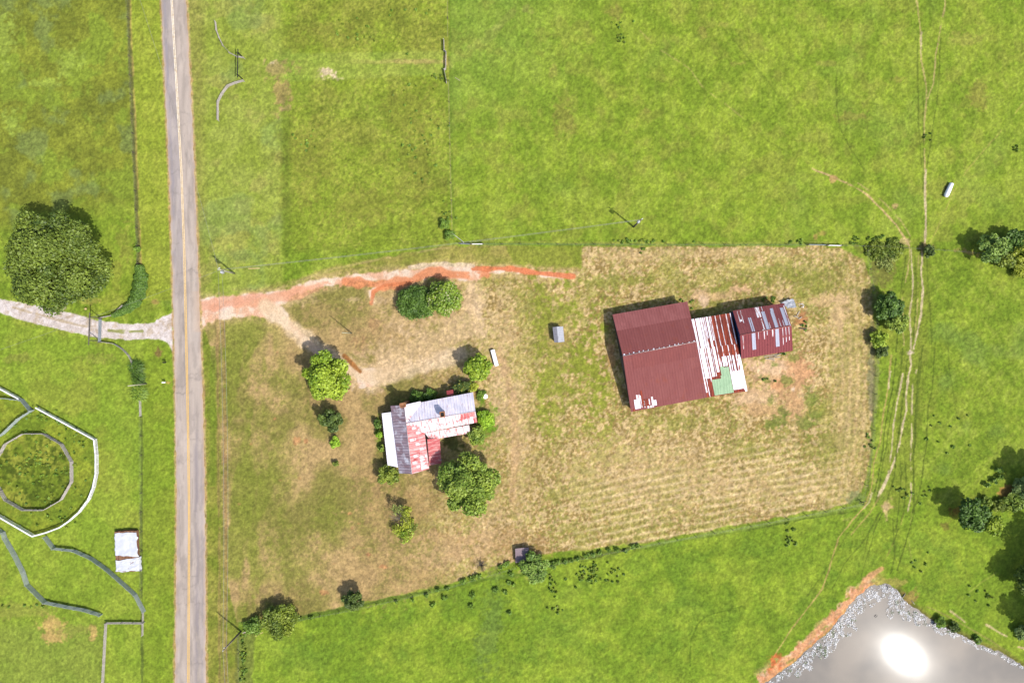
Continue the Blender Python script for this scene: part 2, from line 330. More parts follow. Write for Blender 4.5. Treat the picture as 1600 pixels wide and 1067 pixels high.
# north strip of the lot (green between drive and fence)
blend(sst(poly_sd(wx, wy, [(320, 470), (440, 440), (540, 410), (690, 384), (908, 384), (908, 424), (760, 412), (640, 418), (470, 446), (330, 490)]), -1, 4)*0.85, None, var((138, 152, 58), (178, 172, 92), f2))
path([(430, 452), (520, 420), (610, 402), (690, 388), (740, 388)], 2.2, (206, 188, 128), 0.6, 0.6, 0.35, 1.5)
blend(sst(poly_sd(wx, wy, [(790, 384), (908, 384), (908, 420), (800, 414)]), -1, 2)*0.6, (138, 160, 52))
# orange clay and pale sand of the dirt drive
CLAY = [(313, 468), (345, 462), (400, 458), (445, 453), (480, 440), (540, 430), (600, 424), (650, 420), (680, 414), (720, 416), (760, 420), (800, 418), (850, 424), (896, 428), (894, 436), (850, 432), (790, 425), (762, 430), (745, 440), (715, 438), (690, 432), (650, 440), (600, 446), (585, 458), (586, 474), (580, 474), (576, 452), (600, 440), (560, 438), (500, 450), (462, 462), (440, 478), (452, 500), (485, 530), (525, 560), (565, 575), (620, 572), (600, 590), (580, 606), (562, 606), (552, 585), (528, 570), (490, 552), (455, 520), (430, 502), (400, 496), (370, 496), (340, 500), (316, 512)]
csd = poly_sd(wx*0.6+X*0.4, wy*0.6+Y*0.4, CLAY)
clay = sst(csd+(f3-.5)*5+(f6-.5)*4, -1.6, 2.4)
blend(sst(csd, -14, 0)*0.65*(X > ix(RR, Y))*sst(f6*.5+f3*.5, .35, .55), (224, 196, 146))
blend(clay, None, var((240, 196, 164), (252, 234, 212), f6*0.75+f3*0.25, 0.38, 0.6))
path([(316, 478), (360, 474), (400, 468), (450, 462), (500, 448), (545, 440)], 12, (240, 176, 140), 0.7, 0.7, 0.3, 5)
path([(540, 440), (600, 446), (645, 438), (672, 424), (700, 428), (745, 432), (762, 428)], 11, (238, 156, 110), 0.85, 0.7, 0.25, 4)
path([(580, 474), (583, 456), (600, 446), (640, 442)], 4, (234, 146, 100), 0.9, 0.4, 0, 2)
path([(740, 420), (800, 420), (850, 428), (896, 432)], 6, (232, 140, 96), 0.9, 0.5, 0.15, 2)
path([(415, 478), (440, 500), (475, 528), (510, 552), (548, 578), (585, 592), (630, 582), (680, 566), (720, 552)], 17, (244, 222, 186), 0.75, 0.5, 0, 8)
path([(538, 556), (552, 570), (562, 580)], 5, (176, 120, 66), 0.9, 0.3, 0, 2)
path([(640, 418), (680, 412), (740, 416)], 5, (244, 224, 196), 0.8, 0.5, 0.1, 2)
for a in ((600, 573, 34, 8), (735, 470, 8, 30), (740, 505, 14, 14), (545, 468, 16, 5), (590, 470, 10, 8)): blob(*a, (226, 200, 158), 0.6)
path([(600, 582), (640, 560), (690, 530), (735, 505), (742, 460)], 26, (228, 202, 158), 0.6, 0.5, 0.1, 14)
path([(786, 560), (800, 620), (806, 700), (800, 780)], 9, (214, 178, 136), 0.45, 0.5, 0.2, 4)
# bare clay around the barns
for a in ((1096, 460, 18, 10, (232, 198, 156)), (1160, 452, 16, 6, (230, 192, 150)), (1100, 470, 8, 10, (242, 214, 180)), (1130, 462, 24, 7, (220, 190, 140)), (1215, 588, 56, 32, (228, 190, 146)), (1190, 618, 42, 20, (230, 196, 152)), (1250, 575, 24, 20, (226, 176, 130)), (1225, 600, 24, 10, (226, 172, 124)), (1200, 575, 30, 14, (238, 208, 170)), (1175, 625, 30, 10, (234, 204, 162)), (1245, 640, 16, 30, (222, 184, 138)), (1255, 500, 10, 16, (208, 150, 104)), (1235, 625, 18, 34, (216, 176, 128)), (1200, 640, 50, 12, (214, 180, 130)), (1238, 608, 4, 3, (240, 218, 190)), (1290, 470, 24, 8, (224, 196, 142)), (1310, 500, 12, 40, (226, 198, 148)), (955, 550, 6, 26, (206, 166, 116))):
    blob(*a, 0.85)
for a in ((1197, 592, 10, 8), (1228, 595, 8, 6), (1210, 570, 6, 5), (1225, 640, 10, 8), (1265, 620, 8, 14), (1205, 625, 7, 9), (1240, 560, 7, 6), (1260, 660, 20, 12), (1215, 660, 12, 8)): blob(*a, (122, 144, 62), 0.6, 0, 1.6)
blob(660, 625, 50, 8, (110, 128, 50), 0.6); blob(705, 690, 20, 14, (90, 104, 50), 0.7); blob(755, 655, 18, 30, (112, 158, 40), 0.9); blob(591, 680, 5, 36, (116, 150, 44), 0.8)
for k in range(26):
    x, y = random.uniform(355, 820), random.uniform(500, 930); blob(x, y, random.uniform(1.5, 3.5), random.uniform(1.2, 2.6), (206, 156, 108), 0.45)
for a in ((463, 688, 5, 6), (478, 689, 3, 3), (547, 802, 4, 3), (560, 818, 3, 2), (430, 654, 3, 3), (600, 885, 6, 3), (503, 925, 8, 5), (576, 866, 3, 3)): blob(*a, (214, 154, 108), 0.6)
for a in ((773, 560, 9, 16), (872, 523, 16, 20), (758, 640, 10, 8)): blob(*a, (212, 180, 132), .6)
blob(1479, 300, 9, 13, (164, 168, 92), .5)
# gravel drive on the west side
GRAV = [(-80, 440), (-30, 458), (0, 467), (35, 474), (75, 481), (110, 489), (150, 500), (200, 506), (240, 503), (262, 492), (270, 488), (270, 552), (262, 536), (247, 530), (200, 531), (150, 527), (110, 519), (60, 507), (20, 496), (0, 489), (-30, 480), (-80, 464)]
gsd = poly_sd(X+(f3-0.5)*5, Y+(f3-0.5)*5, GRAV); grav = sst(gsd, -0.8, 1.0)*(X < ix(RL, Y)+1)
blend(grav, None, var((224, 216, 206), (250, 246, 242), f4*0.4+f3*0.6)); blend(grav*sst(fbm(X, Y, 10, 0), 0.58, 0.7)*0.4, (190, 168, 126))
path([(170, 516), (202, 518), (222, 518)], 3.5, (150, 160, 80), 0.8, 0.6, 0.3, 1.5); path([(20, 480), (80, 497), (135, 511)], 2.5, (190, 172, 130), 0.6, 0.6, 0.3, 1.5)
blob(92, 482, 12, 4, (208, 200, 190), 0.7)
# sandy shoulders of the road
for P, s in ((RL, -1), (RR, 1)):
    d = (X-ix(P, Y))*s; blend((1-sst(d+(f3-0.5)*4, 1.6, 4))*(d > -6)*0.85, None, var((206, 168, 122), (226, 200, 160), f3))
blend((1-sst(np.abs(X-277+(f2-0.5)*4), 2, 5))*(Y > 560)*(Y < 700)*(X < ix(RL, Y)+1)*sst(f6, 0.4, 0.55), (224, 206, 178))
# wheel ruts beneath the power line
for dx, c, s in ((340, (178, 148, 106), 0.5), (350, (172, 140, 100), 0.6), (346, (196, 170, 124), 0.4)):
    path([(dx, 505), (dx+1, 700), (dx+3, 850), (dx+3, 1000), (dx+3, 1500)], 2.6, c, s, 0.5, 0.25, 2, seed=dx)
blend((1-sst(np.abs(X-332), 3, 6))*(Y > 540)*(Y < 760)*0.5, (116, 146, 44))
# vegetation along fence lines
def fence_strip(pts, wd, c, st, brk=0.2, seed=2): path(pts, wd, c, st, 0.6, brk, 1.5, seed)
fence_strip(FL, 4.5, (108, 110, 64), 0.9, 0.0); fence_strip([(x+3, y) for x, y in FL], 1.5, (196, 170, 104), 0.6, 0.35)
fence_strip([(221, 650), (221, 800), (222, 1100)], 2.5, (96, 116, 50), 0.8, 0.15)
fence_strip([(699, -300), (700, 130), (706, 372)], 2.0, (164, 174, 74), 0.7, 0.1); fence_strip([(702, -300), (703, 130), (709, 372)], 1.6, (104, 138, 46), 0.5, 0.3)
fence_strip([(750, 381), (900, 382), (1250, 383)], 2.2, (106, 138, 54), 0.6, 0.25); fence_strip([(780, 379), (1340, 380)], 1.2, (190, 186, 110), 0.4, 0.3)
blob(1372, 388, 34, 9, (110, 118, 52), 0.8); blob(1380, 420, 22, 34, (132, 128, 70), 0.75); blob(1366, 560, 8, 110, (146, 150, 92), 0.6); blob(1362, 620, 5, 70, (140, 138, 108), 0.6); blob(1338, 778, 16, 12, (128, 146, 96), 0.6)
fence_strip([(1368, 560), (1362, 700), (1356, 765)], 2.2, (110, 116, 70), 0.5, 0.4)
fence_strip([(1345, 790), (1200, 818), (1000, 855)], 4.5, (138, 164, 84), 0.6, 0.2); fence_strip([(1345, 794), (1200, 822), (1000, 858), (905, 878)], 1.2, (104, 128, 50), 0.5, 0.42)
fence_strip([(990, 856), (905, 872), (850, 884)], 6, (86, 104, 44), 0.75, 0.2); fence_strip([(850, 892), (760, 905), (700, 918), (620, 934), (500, 960), (385, 982)], 5, (100, 132, 44), 0.8, 0.15)
fence_strip([(700, 916), (600, 938), (400, 976)], 1.3, (100, 116, 56), 0.5, 0.4)
blob(765, 990, 18, 80, (108, 136, 70), 0.5, 8); blob(730, 930, 50, 26, (112, 150, 44), 0.5)
blend(sst(poly_sd(wx, wy, [(368, 990), (400, 985), (395, 1067), (392, 1200), (368, 1200)]), -1, 2)*0.6, (118, 128, 68))
for a in ((1130, 40, 10, 6), (865, 110, 6, 16), (1150, 100, 12, 4), (1290, 100, 20, 5), (1510, 60, 30, 12), (930, 720, 4, 3)): blob(*a, (176, 168, 92), 0.45)
# cattle trails
TAN = (206, 188, 130); DKG = (92, 112, 38); PALE = (228, 210, 176)
trails = [
 ([(1270, 264), (1300, 275), (1330, 290), (1355, 304), (1375, 324), (1400, 350), (1416, 376), (1421, 384)], 2.4, (220, 190, 140), .9, .1),
 ([(1340, 286), (1370, 306), (1385, 320), (1408, 345), (1422, 368)], 1.6, TAN, .7, .35),
 ([(1431, -60), (1432, 0), (1438, 45), (1440, 95), (1447, 135), (1447, 160), (1444, 210), (1446, 262), (1447, 300), (1446, 350), (1446, 386)], 2.0, TAN, .75, .15),
 ([(1440, 50), (1440, 95)], 2.0, PALE, .8, .3), ([(1447, 266), (1446, 300), (1447, 340), (1446, 380)], 2.6, PALE, .85, .15),
 ([(1479, -60), (1476, 10), (1471, 40), (1462, 90), (1458, 130), (1447, 160)], 1.8, TAN, .8, .2),
 ([(1600, 160), (1560, 210), (1515, 262), (1490, 300), (1478, 330), (1465, 358), (1450, 386)], 1.5, (190, 186, 100), .6, .25),
 ([(1000, 48), (1030, 78), (1075, 105), (1100, 140), (1130, 160), (1160, 184)], 1.3, TAN, .5, .35),
 ([(1098, 0), (1130, 45), (1160, 80), (1200, 128), (1235, 180), (1300, 240)], 1.2, DKG, .35, .3), ([(1160, 184), (1200, 220), (1250, 250)], 1.2, DKG, .3, .3),
 ([(1306, 120), (1308, 170), (1312, 200), (1330, 235), (1350, 265)], 1.5, DKG, .6, .15),
 ([(1421, 384), (1422, 400), (1418, 425), (1412, 450), (1410, 478), (1412, 540)], 1.8, TAN, .75, .2), ([(1424, 390), (1426, 440), (1425, 470), (1421, 490), (1424, 545)], 2.2, PALE, .8, .15),
 ([(1442, 392), (1440, 430), (1442, 450), (1439, 490), (1432, 525), (1428, 545)], 2.6, PALE, .9, .05), ([(1436, 400), (1435, 440), (1433, 480), (1428, 530)], 1.4, TAN, .6, .3),
 ([(1422, 548), (1424, 570), (1419, 590), (1416, 620), (1417, 640), (1410, 665), (1407, 690), (1398, 720), (1388, 745), (1375, 775)], 2.4, PALE, .9, .1),
 ([(1432, 578), (1426, 600), (1425, 640), (1424, 690), (1423, 750), (1424, 772), (1418, 800)], 2.0, PALE, .8, .25),
 ([(1411, 585), (1405, 615), (1400, 645), (1396, 665), (1394, 700), (1388, 740), (1372, 775)], 2.2, PALE, .85, .2),
 ([(1410, 545), (1408, 580), (1402, 610), (1390, 660), (1385, 700), (1375, 750), (1368, 790)], 1.4, DKG, .7, .1),
 ([(1393, 555), (1389, 590), (1386, 615), (1380, 650), (1376, 690), (1366, 720), (1362, 760), (1352, 790), (1335, 810), (1310, 840), (1298, 880), (1285, 920), (1262, 950), (1235, 985), (1212, 1020), (1202, 1040)], 1.7, (196, 176, 108), .85, .05),
 ([(1391, 580), (1388, 610)], 2.0, PALE, .8, .1), ([(1362, 770), (1358, 785), (1350, 794)], 2.5, PALE, .7, .2),
 ([(1442, 540), (1436, 600), (1432, 640), (1430, 690), (1425, 720)], 1.4, DKG, .65, .1), ([(1460, 545), (1458, 600), (1450, 640), (1448, 690), (1442, 740), (1434, 780), (1425, 800)], 1.5, DKG, .7, .05),
 ([(1482, 570), (1490, 620), (1495, 650)], 1.2, DKG, .5, .2), ([(1475, 490), (1480, 530), (1484, 570)], 1.2, DKG, .4, .2),
 ([(1375, 775), (1360, 800), (1330, 835)], 1.6, (196, 176, 108), .7, .2), ([(1395, 810), (1397, 840), (1398, 870), (1392, 895)], 1.3, DKG, .7, .1), ([(1412, 800), (1405, 830), (1385, 870), (1376, 888)], 1.3, (160, 150, 80), .6, .2),
 ([(1365, 790), (1358, 830), (1350, 870)], 1.3, DKG, .5, .2), ([(1424, 800), (1420, 840), (1425, 875)], 1.2, (170, 176, 90), .5, .2),
 ([(1078, 1040), (1079, 1000), (1090, 975), (1103, 963), (1130, 954), (1160, 948)], 2.2, (100, 130, 36), .8, .05), ([(1340, 798), (1250, 812), (1170, 828)], 1.3, (90, 112, 44), .6, .1),
 ([(1485, 955), (1500, 965), (1508, 972)], 2.2, (224, 204, 160), .7, .1), ([(1541, 975), (1555, 984), (1574, 994)], 2.4, (230, 210, 168), .8, .1), ([(1450, 948), (1480, 962), (1530, 990), (1580, 1020)], 2.0, (170, 164, 98), .6, .15),
 ([(1592, 1010), (1620, 1020)], 3, (230, 206, 160), .8, .1), ([(1509, 850), (1510, 870), (1507, 910), (1506, 940)], 1.6, (120, 150, 48), .5, .1), ([(1556, 895), (1530, 912), (1515, 925)], 2, (178, 190, 90), .5, .1),
]
path([(1432, 400), (1428, 560), (1415, 680), (1395, 780)], 34, (134, 148, 56), 0.5, 0.4, 0, 12)
trails += [([(1400, 560), (1396, 600), (1384, 660), (1378, 720), (1366, 770)], 1.3, DKG, .8, .05), ([(1418, 560), (1412, 620), (1404, 680), (1398, 740), (1384, 790), (1365, 830)], 1.3, DKG, .8, .1), ([(1437, 560), (1430, 640), (1428, 720), (1428, 800), (1415, 850), (1402, 890)], 1.3, DKG, .8, .05),
 ([(1405, 700), (1408, 740), (1404, 790), (1400, 830)], 1.2, DKG, .7, .1), ([(1413, 700), (1416, 750), (1412, 800), (1396, 850)], 1.2, DKG, .7, .1), ([(1448, 400), (1452, 470), (1456, 540)], 1.3, DKG, .6, .1), ([(1430, 400), (1431, 470), (1427, 530)], 1.2, DKG, .7, .1), ([(1416, 400), (1408, 450), (1404, 500), (1400, 550)], 1.3, DKG, .6, .1),
 ([(1375, 800), (1350, 845), (1320, 880), (1300, 920)], 1.3, DKG, .6, .1), ([(1350, 800), (1320, 840), (1290, 890), (1262, 930)], 1.2, DKG, .5, .1), ([(1372, 800), (1362, 850), (1345, 900)], 1.2, DKG, .5, .1), ([(1435, 60), (1434, 120), (1436, 200), (1441, 260)], 1.2, DKG, .6, .1), ([(1470, 60), (1466, 140), (1458, 200), (1449, 260)], 1.2, DKG, .6, .1), ([(1443, 160), (1443, 300)], 1.3, DKG, .6, .1)]
for i, (p, wd, c, st, bk) in enumerate(trails): path(p, wd*(.85 if c != DKG else 1.05), c, min(1, st*1.05), 0.6, bk*1.1+.06, 0.8, seed=i)
blob(1422, 550, 5, 4.5, (240, 222, 200), 1); blob(1386, 790, 10, 12, (220, 188, 140), 0.8); blob(1384, 800, 5, 14, (230, 200, 154), 0.7); blob(1302, 280, 5, 5, (224, 180, 130), 0.8); blob(1413, 378, 10, 5, (216, 190, 146), 0.7); blob(1445, 387, 10, 7, (150, 124, 90), 0.7)
blob(1275, 372, 5, 10, (200, 164, 104), 0.7); blob(1285, 365, 10, 5, (190, 160, 96), 0.6); blob(1399, 322, 4, 4, (220, 180, 140), 0.7); blob(1512, 395, 18, 4, (206, 176, 118), 0.7, 12); blob(1570, 405, 25, 4, (180, 150, 92), 0.6, 28)
blob(1574, 765, 12, 7, (206, 152, 94), 0.8, -20); blob(1492, 798, 10, 8, (160, 110, 60), 0.7); blob(1478, 822, 8, 6, (130, 120, 60), 0.7)
# pond bank: red clay slope on its west side
psd = poly_sd(wx*0.5+X*0.5, wy*0.5+Y*0.5, POND)
bank = sst(psd, -34, -16)*(1-sst(psd, 2, 4))
wb = bank*(1-sst(X-1350, 0, 40)); blend(wb*sst(f6*0.6+f3*0.2+sst(psd, -34, -8)*.25, 0.44, 0.54), None, var((230, 168, 122), (242, 208, 170), f3*.5+f4*.5))
blend(wb*sst(f6*.5+f3*.5, 0.56, 0.62)*0.8, (140, 154, 64)); blend(sst(psd, -11, -5)*(1-sst(X-1360, 0, 20))*0.8, None, var((222, 150, 100), (196, 160, 96), f6)); blend(sst(psd, -4, -1)*(1-sst(X-1300, 0, 20))*0.8*sst(f6, .4, .5), (120, 146, 58))
blend(bank*sst(X-1395, 0, 12)*sst(psd, -14, -2)*0.75, None, var((112, 100, 62), (146, 138, 74), f6)); blob(1423, 932, 10, 12, (180, 150, 92), .7); blob(1210, 1035, 10, 16, (224, 126, 76), .9, 10); blob(1385, 910, 26, 7, (188, 170, 100), .6)
path([(1378, 888), (1350, 905), (1342, 925), (1312, 955), (1300, 965), (1275, 985), (1240, 1025), (1215, 1040), (1200, 1062)], 5, (232, 178, 128), .8, .6, .2, 3)
under = sst(psd, 0, 6); blend(under, (132, 120, 100))
# fine grass grain
grain = 0.81+0.38*fbm(X, Y, 2.6, 1, 2); hard = np.maximum(clay, grav)
grain = grain*(0.93+0.14*vn(X, Y, 5.5, 2)); soft_ = ((1-lot)*(1-hard)*(1-sst(psd, -36, -26))*(1-pen))[..., None]*0.12; C = C*(1-soft_)+np.array([156.0, 178.0, 68.0])*soft_
C = C*np.where(lot[..., None] > .5, np.array([.99, .962, .94]), np.array([.985, .955, .955])); C = C*(grain[..., None]*(1-hard[..., None]*0.7)+hard[..., None]*0.71)
ALB = np.clip(lin(np.clip(C, 0, 255))/K, 0.004, 0.6)
# relief
tuft = 1-np.maximum(np.maximum(hard, lot*0.5), 0.0)
Z = (f4-0.5)*0.17*tuft+(f3-0.5)*0.05*tuft+(f4-0.5)*0.05
rdist = np.minimum(np.abs(X-ix(RL, Y)), np.abs(X-ix(RR, Y))); rin = np.where(roadm, 1.0, 1-sst(rdist, 0.5, 6))
Z = Z*(1-rin)-0.12*sst(psd, -26, 0); Z = np.where(roadm & (rdist > 2.5), -0.08, Z); Z = Z-1.1*sst(psd, -9, 12)
far = sst(np.hypot(X-800, Y-533), 1300, 6000); Z = Z+far*fbm(X, Y, 1500, 1, 3)*25
nx, ny = len(ax_), len(ay_)
VX = (X-CX)*S; VY = (CY-Y)*S
COORD = np.stack([VX, VY, Z], -1).reshape(-1, 3).astype(np.float32)
RGBA = np.concatenate([ALB, np.ones(ALB.shape[:2]+(1,))], -1).reshape(-1, 4).astype(np.float32)
idx = np.arange(nx*ny).reshape(ny, nx)
quads = np.stack([idx[1:, :-1], idx[1:, 1:], idx[:-1, 1:], idx[:-1, :-1]], -1).reshape(-1, 4)
def cellmask(m): return ((m[1:, :-1]+m[1:, 1:]+m[:-1, 1:]+m[:-1, :-1])/4).reshape(-1)
kind = np.zeros(len(quads), int); kind[cellmask(clay) > 0.5] = 1; kind[cellmask(grav) > 0.5] = 2
def raw_mesh(name, co, faces, mat, cols=None, smooth=True):
    k = faces.shape[1]; me = bpy.data.meshes.new(name); me.vertices.add(len(co)); me.vertices.foreach_set('co', np.ascontiguousarray(co, np.float32).ravel())
    me.loops.add(faces.size); me.loops.foreach_set('vertex_index', np.ascontiguousarray(faces, np.int32).ravel())
    me.polygons.add(len(faces)); me.polygons.foreach_set('loop_start', np.arange(0, faces.size, k, dtype=np.int32)); me.polygons.foreach_set('loop_total', np.full(len(faces), k, np.int32))
    me.update(calc_edges=True)
    if smooth: me.polygons.foreach_set('use_smooth', np.ones(len(faces), bool))
    if cols is not None:
        a = me.color_attributes.new('Col', 'FLOAT_COLOR', 'POINT'); a.data.foreach_set('color', np.ascontiguousarray(cols, np.float32).ravel())
    me.materials.append(mat); o = bpy.data.objects.new(name, me); COL.objects.link(o); return o
def ground_material():
    n = N('soil_and_grass'); n.rough(0.95); n.b.inputs['Specular IOR Level'].default_value = 0.08
    a = n.n('ShaderNodeVertexColor'); a.layer_name = 'Col'
    c = n.coord(); f = n.noise(c, 3.2, 4, 0.7); g = n.noise(n.mapping(c, (1, 0.45, 1), (0, 0, 0.5)), 1.6, 3, 0.6)
    v = n.math('ADD', n.math('MULTIPLY', n.ramp(f, 0.3, 0.7), 0.44), n.math('ADD', n.math('MULTIPLY', n.ramp(g, 0.3, 0.7), 0.20), 0.69))
    k = n.n('ShaderNodeCombineColor'); [n.l(v, k.inputs[i]) for i in range(3)]
    n.color(n.mix(1.0, a.outputs['Color'], k.outputs[0], 'MULTIPLY')); n.bump(f, 0.6, 0.12); return n.m
MG = ground_material()
for kk, nm in ((0, 'ground'), (1, 'dirt_driveway'), (2, 'gravel_driveway')):
    q = quads[kind == kk]; used, inv = np.unique(q, return_inverse=True)
    structure(raw_mesh(nm, COORD[used], inv.reshape(-1, 4), MG, RGBA[used]))
# ============================================================ ROAD
def asphalt():
    n = N('worn_asphalt'); n.rough(0.9)
    a = n.n('ShaderNodeVertexColor'); a.layer_name = 'Col'; c = n.coord(); f = n.noise(c, 5, 5, 0.7)
    v = n.math('ADD', n.math('MULTIPLY', f, 0.34), 0.83); k = n.n('ShaderNodeCombineColor'); [n.l(v, k.inputs[i]) for i in range(3)]
    n.color(n.mix(1.0, a.outputs['Color'], k.outputs[0], 'MULTIPLY')); n.bump(f, 0.3, 0.02); return n.m
ys = np.concatenate([np.arange(-1500, -30, 30), np.arange(-30, 1100, 2.0), np.arange(1110, 2600, 30)]); us = np.linspace(0, 1, 31)
U, V = np.meshgrid(us, ys)
L_ = ix(RL, V)+(fbm(V, V*0, 9, 1, 3)-0.5)*3.4; R_ = ix(RR, V)+(fbm(V, V*0+50, 9, 2, 3)-0.5)*3.4
RX = L_+(R_-L_)*U
rc = var((186, 172, 160), (208, 192, 178), fbm(RX*3, V*0.25, 14, 1))
def rb(m, c):
    global rc
    m = np.clip(m, 0, 1)[..., None]; rc = rc*(1-m)+np.asarray(c, float)*m
for u0, wd in ((0.14, .05), (0.33, .05), (0.62, .05), (0.84, .05)): rb(np.exp(-((U-u0)/wd)**2)*0.35, (214, 196, 184))
rb((U < 0.44)*(1-sst(V, 330, 560))*0.5, (172, 164, 168)); rb((U < 0.2)*sst(U, 0.02, 0.06)*(1-sst(V, 300, 500))*0.45, (160, 152, 160))
rb(np.exp(-((U-0.72)/.09)**2)*sst(V, 600, 720)*0.6*sst(fbm(RX*2, V*0.3, 12, 2), .4, .55), (152, 142, 148)); rb(np.exp(-((U-0.9)/.06)**2)*sst(V, 640, 800)*0.5, (164, 156, 160))
rb((U < 0.03)+(U > 0.97), (226, 190, 154)); rb(((U < 0.07)+(U > 0.93))*0.4, (214, 184, 160))
for k_ in range(26):
    yc = rng.uniform(-20, 1080); rb(np.exp(-((V-yc-(fbm(RX, V*0+yc, 6, 1, 3)-.5)*14)/1.0)**2)*(np.abs(U-rng.random())<.28)*.35, (140, 130, 124))
for k_ in range(7):
    uc = rng.uniform(.1, .9); yc = rng.uniform(0, 1000); rb(np.exp(-((U-uc-(fbm(V, V*0+k_*9, 16, 2, 3)-.5)*.08)/.012)**2)*(np.abs(V-yc) < 90)*.4, (142, 132, 126))
rb(np.exp(-((U-0.5)/.02)**2)*0.4, (176, 158, 146)); rb(sst(fbm(RX*2.2, V*.8, 16, 3, 4), .54, .64)*.35, (164, 152, 144)); rb(sst(fbm(RX*2.2+90, V*.5, 22, 1, 4), .54, .66)*.35, (230, 214, 200)); rb((U > .45)*(V > 455)*(V < 520)*.35*sst(U, .6, 1), (222, 184, 150))
zr = 0.05+0.05*(1-(2*U-1)**2)
ii = np.arange(U.size).reshape(U.shape); rq = np.stack([ii[1:, :-1], ii[1:, 1:], ii[:-1, 1:], ii[:-1, :-1]], -1).reshape(-1, 4)
ra = np.clip(lin(np.clip(rc, 0, 255))/K, 0.01, 0.5)
structure(raw_mesh('road', np.stack([(RX-CX)*S, (CY-V)*S, zr], -1).reshape(-1, 3), rq, asphalt(), np.concatenate([ra, np.ones(ra.shape[:2]+(1,))], -1).reshape(-1, 4)))
def yellow():
    n = N('worn_overexposed_yellow'); n.rough(0.7); f = n.ramp(n.noise(n.coord(), 2.5, 5, 0.7), 0.3, 0.6)
    sp = n.n('ShaderNodeSeparateXYZ'); n.l(n.coord(), sp.inputs[0]); t = n.ramp(sp.outputs[1], 0.0, 55.0)
    n.color(n.mix(f, D((232, 190, 116)), n.mix(t, D((252, 204, 104), 1.15), D((254, 244, 222), 1.3)))); return n.m  # noise is wear; the northward whitening puts overexposed sunlight into the colour
ml = MB(); yy = list(np.arange(-1500, 2600, 12))
for off in (-1.05, 1.05):
    for a, b in zip(yy[:-1], yy[1:]):
        p = [];
        for q in (a, b):
            x = ix(RC, q)+off; p += [(x-0.6, q), (x+0.6, q)]
        zc = 0.108
        ml.quad(G(*p[2], zc), G(*p[3], zc), G(*p[1], zc), G(*p[0], zc))
structure(ml.build('road_marking', yellow()))
# ============================================================ POND
def water():
    n = N('muddy_water'); n.b.inputs['Specular IOR Level'].default_value = 0.5; n.b.inputs['IOR'].default_value = 1.33
    c = n.coord(); n.color(n.mix(n.ramp(n.noise(c, 0.07, 3), 0.38, 0.62), D((112, 111, 109)), D((146, 139, 130))))
    n.b.inputs['Roughness'].default_value = 0.026; n.b.inputs['Coat Weight'].default_value = 0.012; n.b.inputs['Coat Roughness'].default_value = 0.15; n.b.inputs['Coat IOR'].default_value = 1.33
    n.bump(n.noise(n.mapping(c, (1, 1.6, 1)), 0.5, 3, 0.5), 0.012, 0.03); return n.m
pw = MB(); cxp, cyp = 1450, 1180
bm = bmesh.new(); vs = [bm.verts.new(G(cxp+(x-cxp)*1.03, cyp+(y-cyp)*1.03, -0.34)) for x, y in POND]; f = bm.faces.new(vs)
if f.normal.z < 0: f.normal_flip()
bmesh.ops.triangulate(bm, faces=bm.faces[:]); me = bpy.data.meshes.new('pond_water'); bm.to_mesh(me); bm.free(); me.materials.append(water())
for p in me.polygons:
    if p.normal.z < 0: p.flip()
structure(bpy.data.objects.new('pond_water', me)); COL.objects.link(bpy.data.objects['pond_water'])
# ============================================================ FOLIAGE
def leaf_material(name, rough=0.55, trans=0.0):
    n = N(name); n.rough(rough); n.b.inputs['Specular IOR Level'].default_value = 0.2
    a = n.n('ShaderNodeVertexColor'); a.layer_name = 'Col'; n.color(a.outputs['Color']); return n.m
ML = leaf_material('leaf'); MBARK = plain('bark', (120, 104, 86), (80, 66, 54), 0.9, 2.0); MBARE = plain('bare_twigs', (150, 140, 130), (110, 98, 88), 0.9, 3.0)
def leaves(name, cen, size, nrm, cols, parent=None, asp=0.6, flat=0.55, mat=None, rnd=0.65):
    n = len(cen); d = nrm+rng.normal(0, rnd, (n, 3)); d[:, 2] = np.abs(d[:, 2])*flat+d[:, 2]*(1-flat); d /= np.linalg.norm(d, axis=1)[:, None]+1e-9
    a = np.cross(d, rng.normal(0, 1, (n, 3))); a /= np.linalg.norm(a, axis=1)[:, None]+1e-9; b = np.cross(d, a)
    s = size[:, None]; co = np.stack([cen-a*s, cen-b*s*asp, cen+a*s, cen+b*s*asp], 1).reshape(-1, 3)
    fc = np.arange(4*n).reshape(-1, 4); off = np.array(parent_loc(parent)) if parent else np.zeros(3)
    cc = np.concatenate([cols, np.ones((n, 1))], 1); o = raw_mesh(name, co-off, fc, mat or ML, np.repeat(cc, 4, 0), smooth=False)
    if parent: o.parent = parent
    return o
PAL = {  # display colours of sunlit leaves: dark, light
 'oak': ((58, 80, 26), (128, 146, 52)), 'bright': ((104, 136, 30), (170, 190, 58)), 'dark': ((60, 80, 34), (106, 126, 50)), 'lime': ((116, 160, 30), (172, 206, 60)),
 'olive': ((84, 106, 34), (142, 156, 50)), 'mid': ((92, 122, 38), (156, 174, 66)), 'hedge': ((60, 90, 32), (106, 138, 50)), 'blue': ((82, 112, 44), (148, 174, 76)),
 'yellow': ((124, 140, 34), (182, 190, 62)), 'weed': ((78, 110, 38), (132, 162, 56)), 'fence': ((98, 118, 50), (158, 166, 82)), 'cyan': ((78, 108, 58), (150, 170, 90)), 'hill': ((96, 130, 44), (150, 174, 58))}
def leafcol(pal, n, lobe_t=None):
    a, b = PAL[pal]; t = rng.random(n)
    if lobe_t is not None: t = np.clip(t*0.55+lobe_t*0.6-0.08, 0, 1)
    c = lin(a)[None]*(1-t[:, None])+lin(b)[None]*t[:, None]; c = c*rng.uniform(0.85, 1.18, (n, 1)); return np.clip(c/K*1.55, 0.004, 0.6)
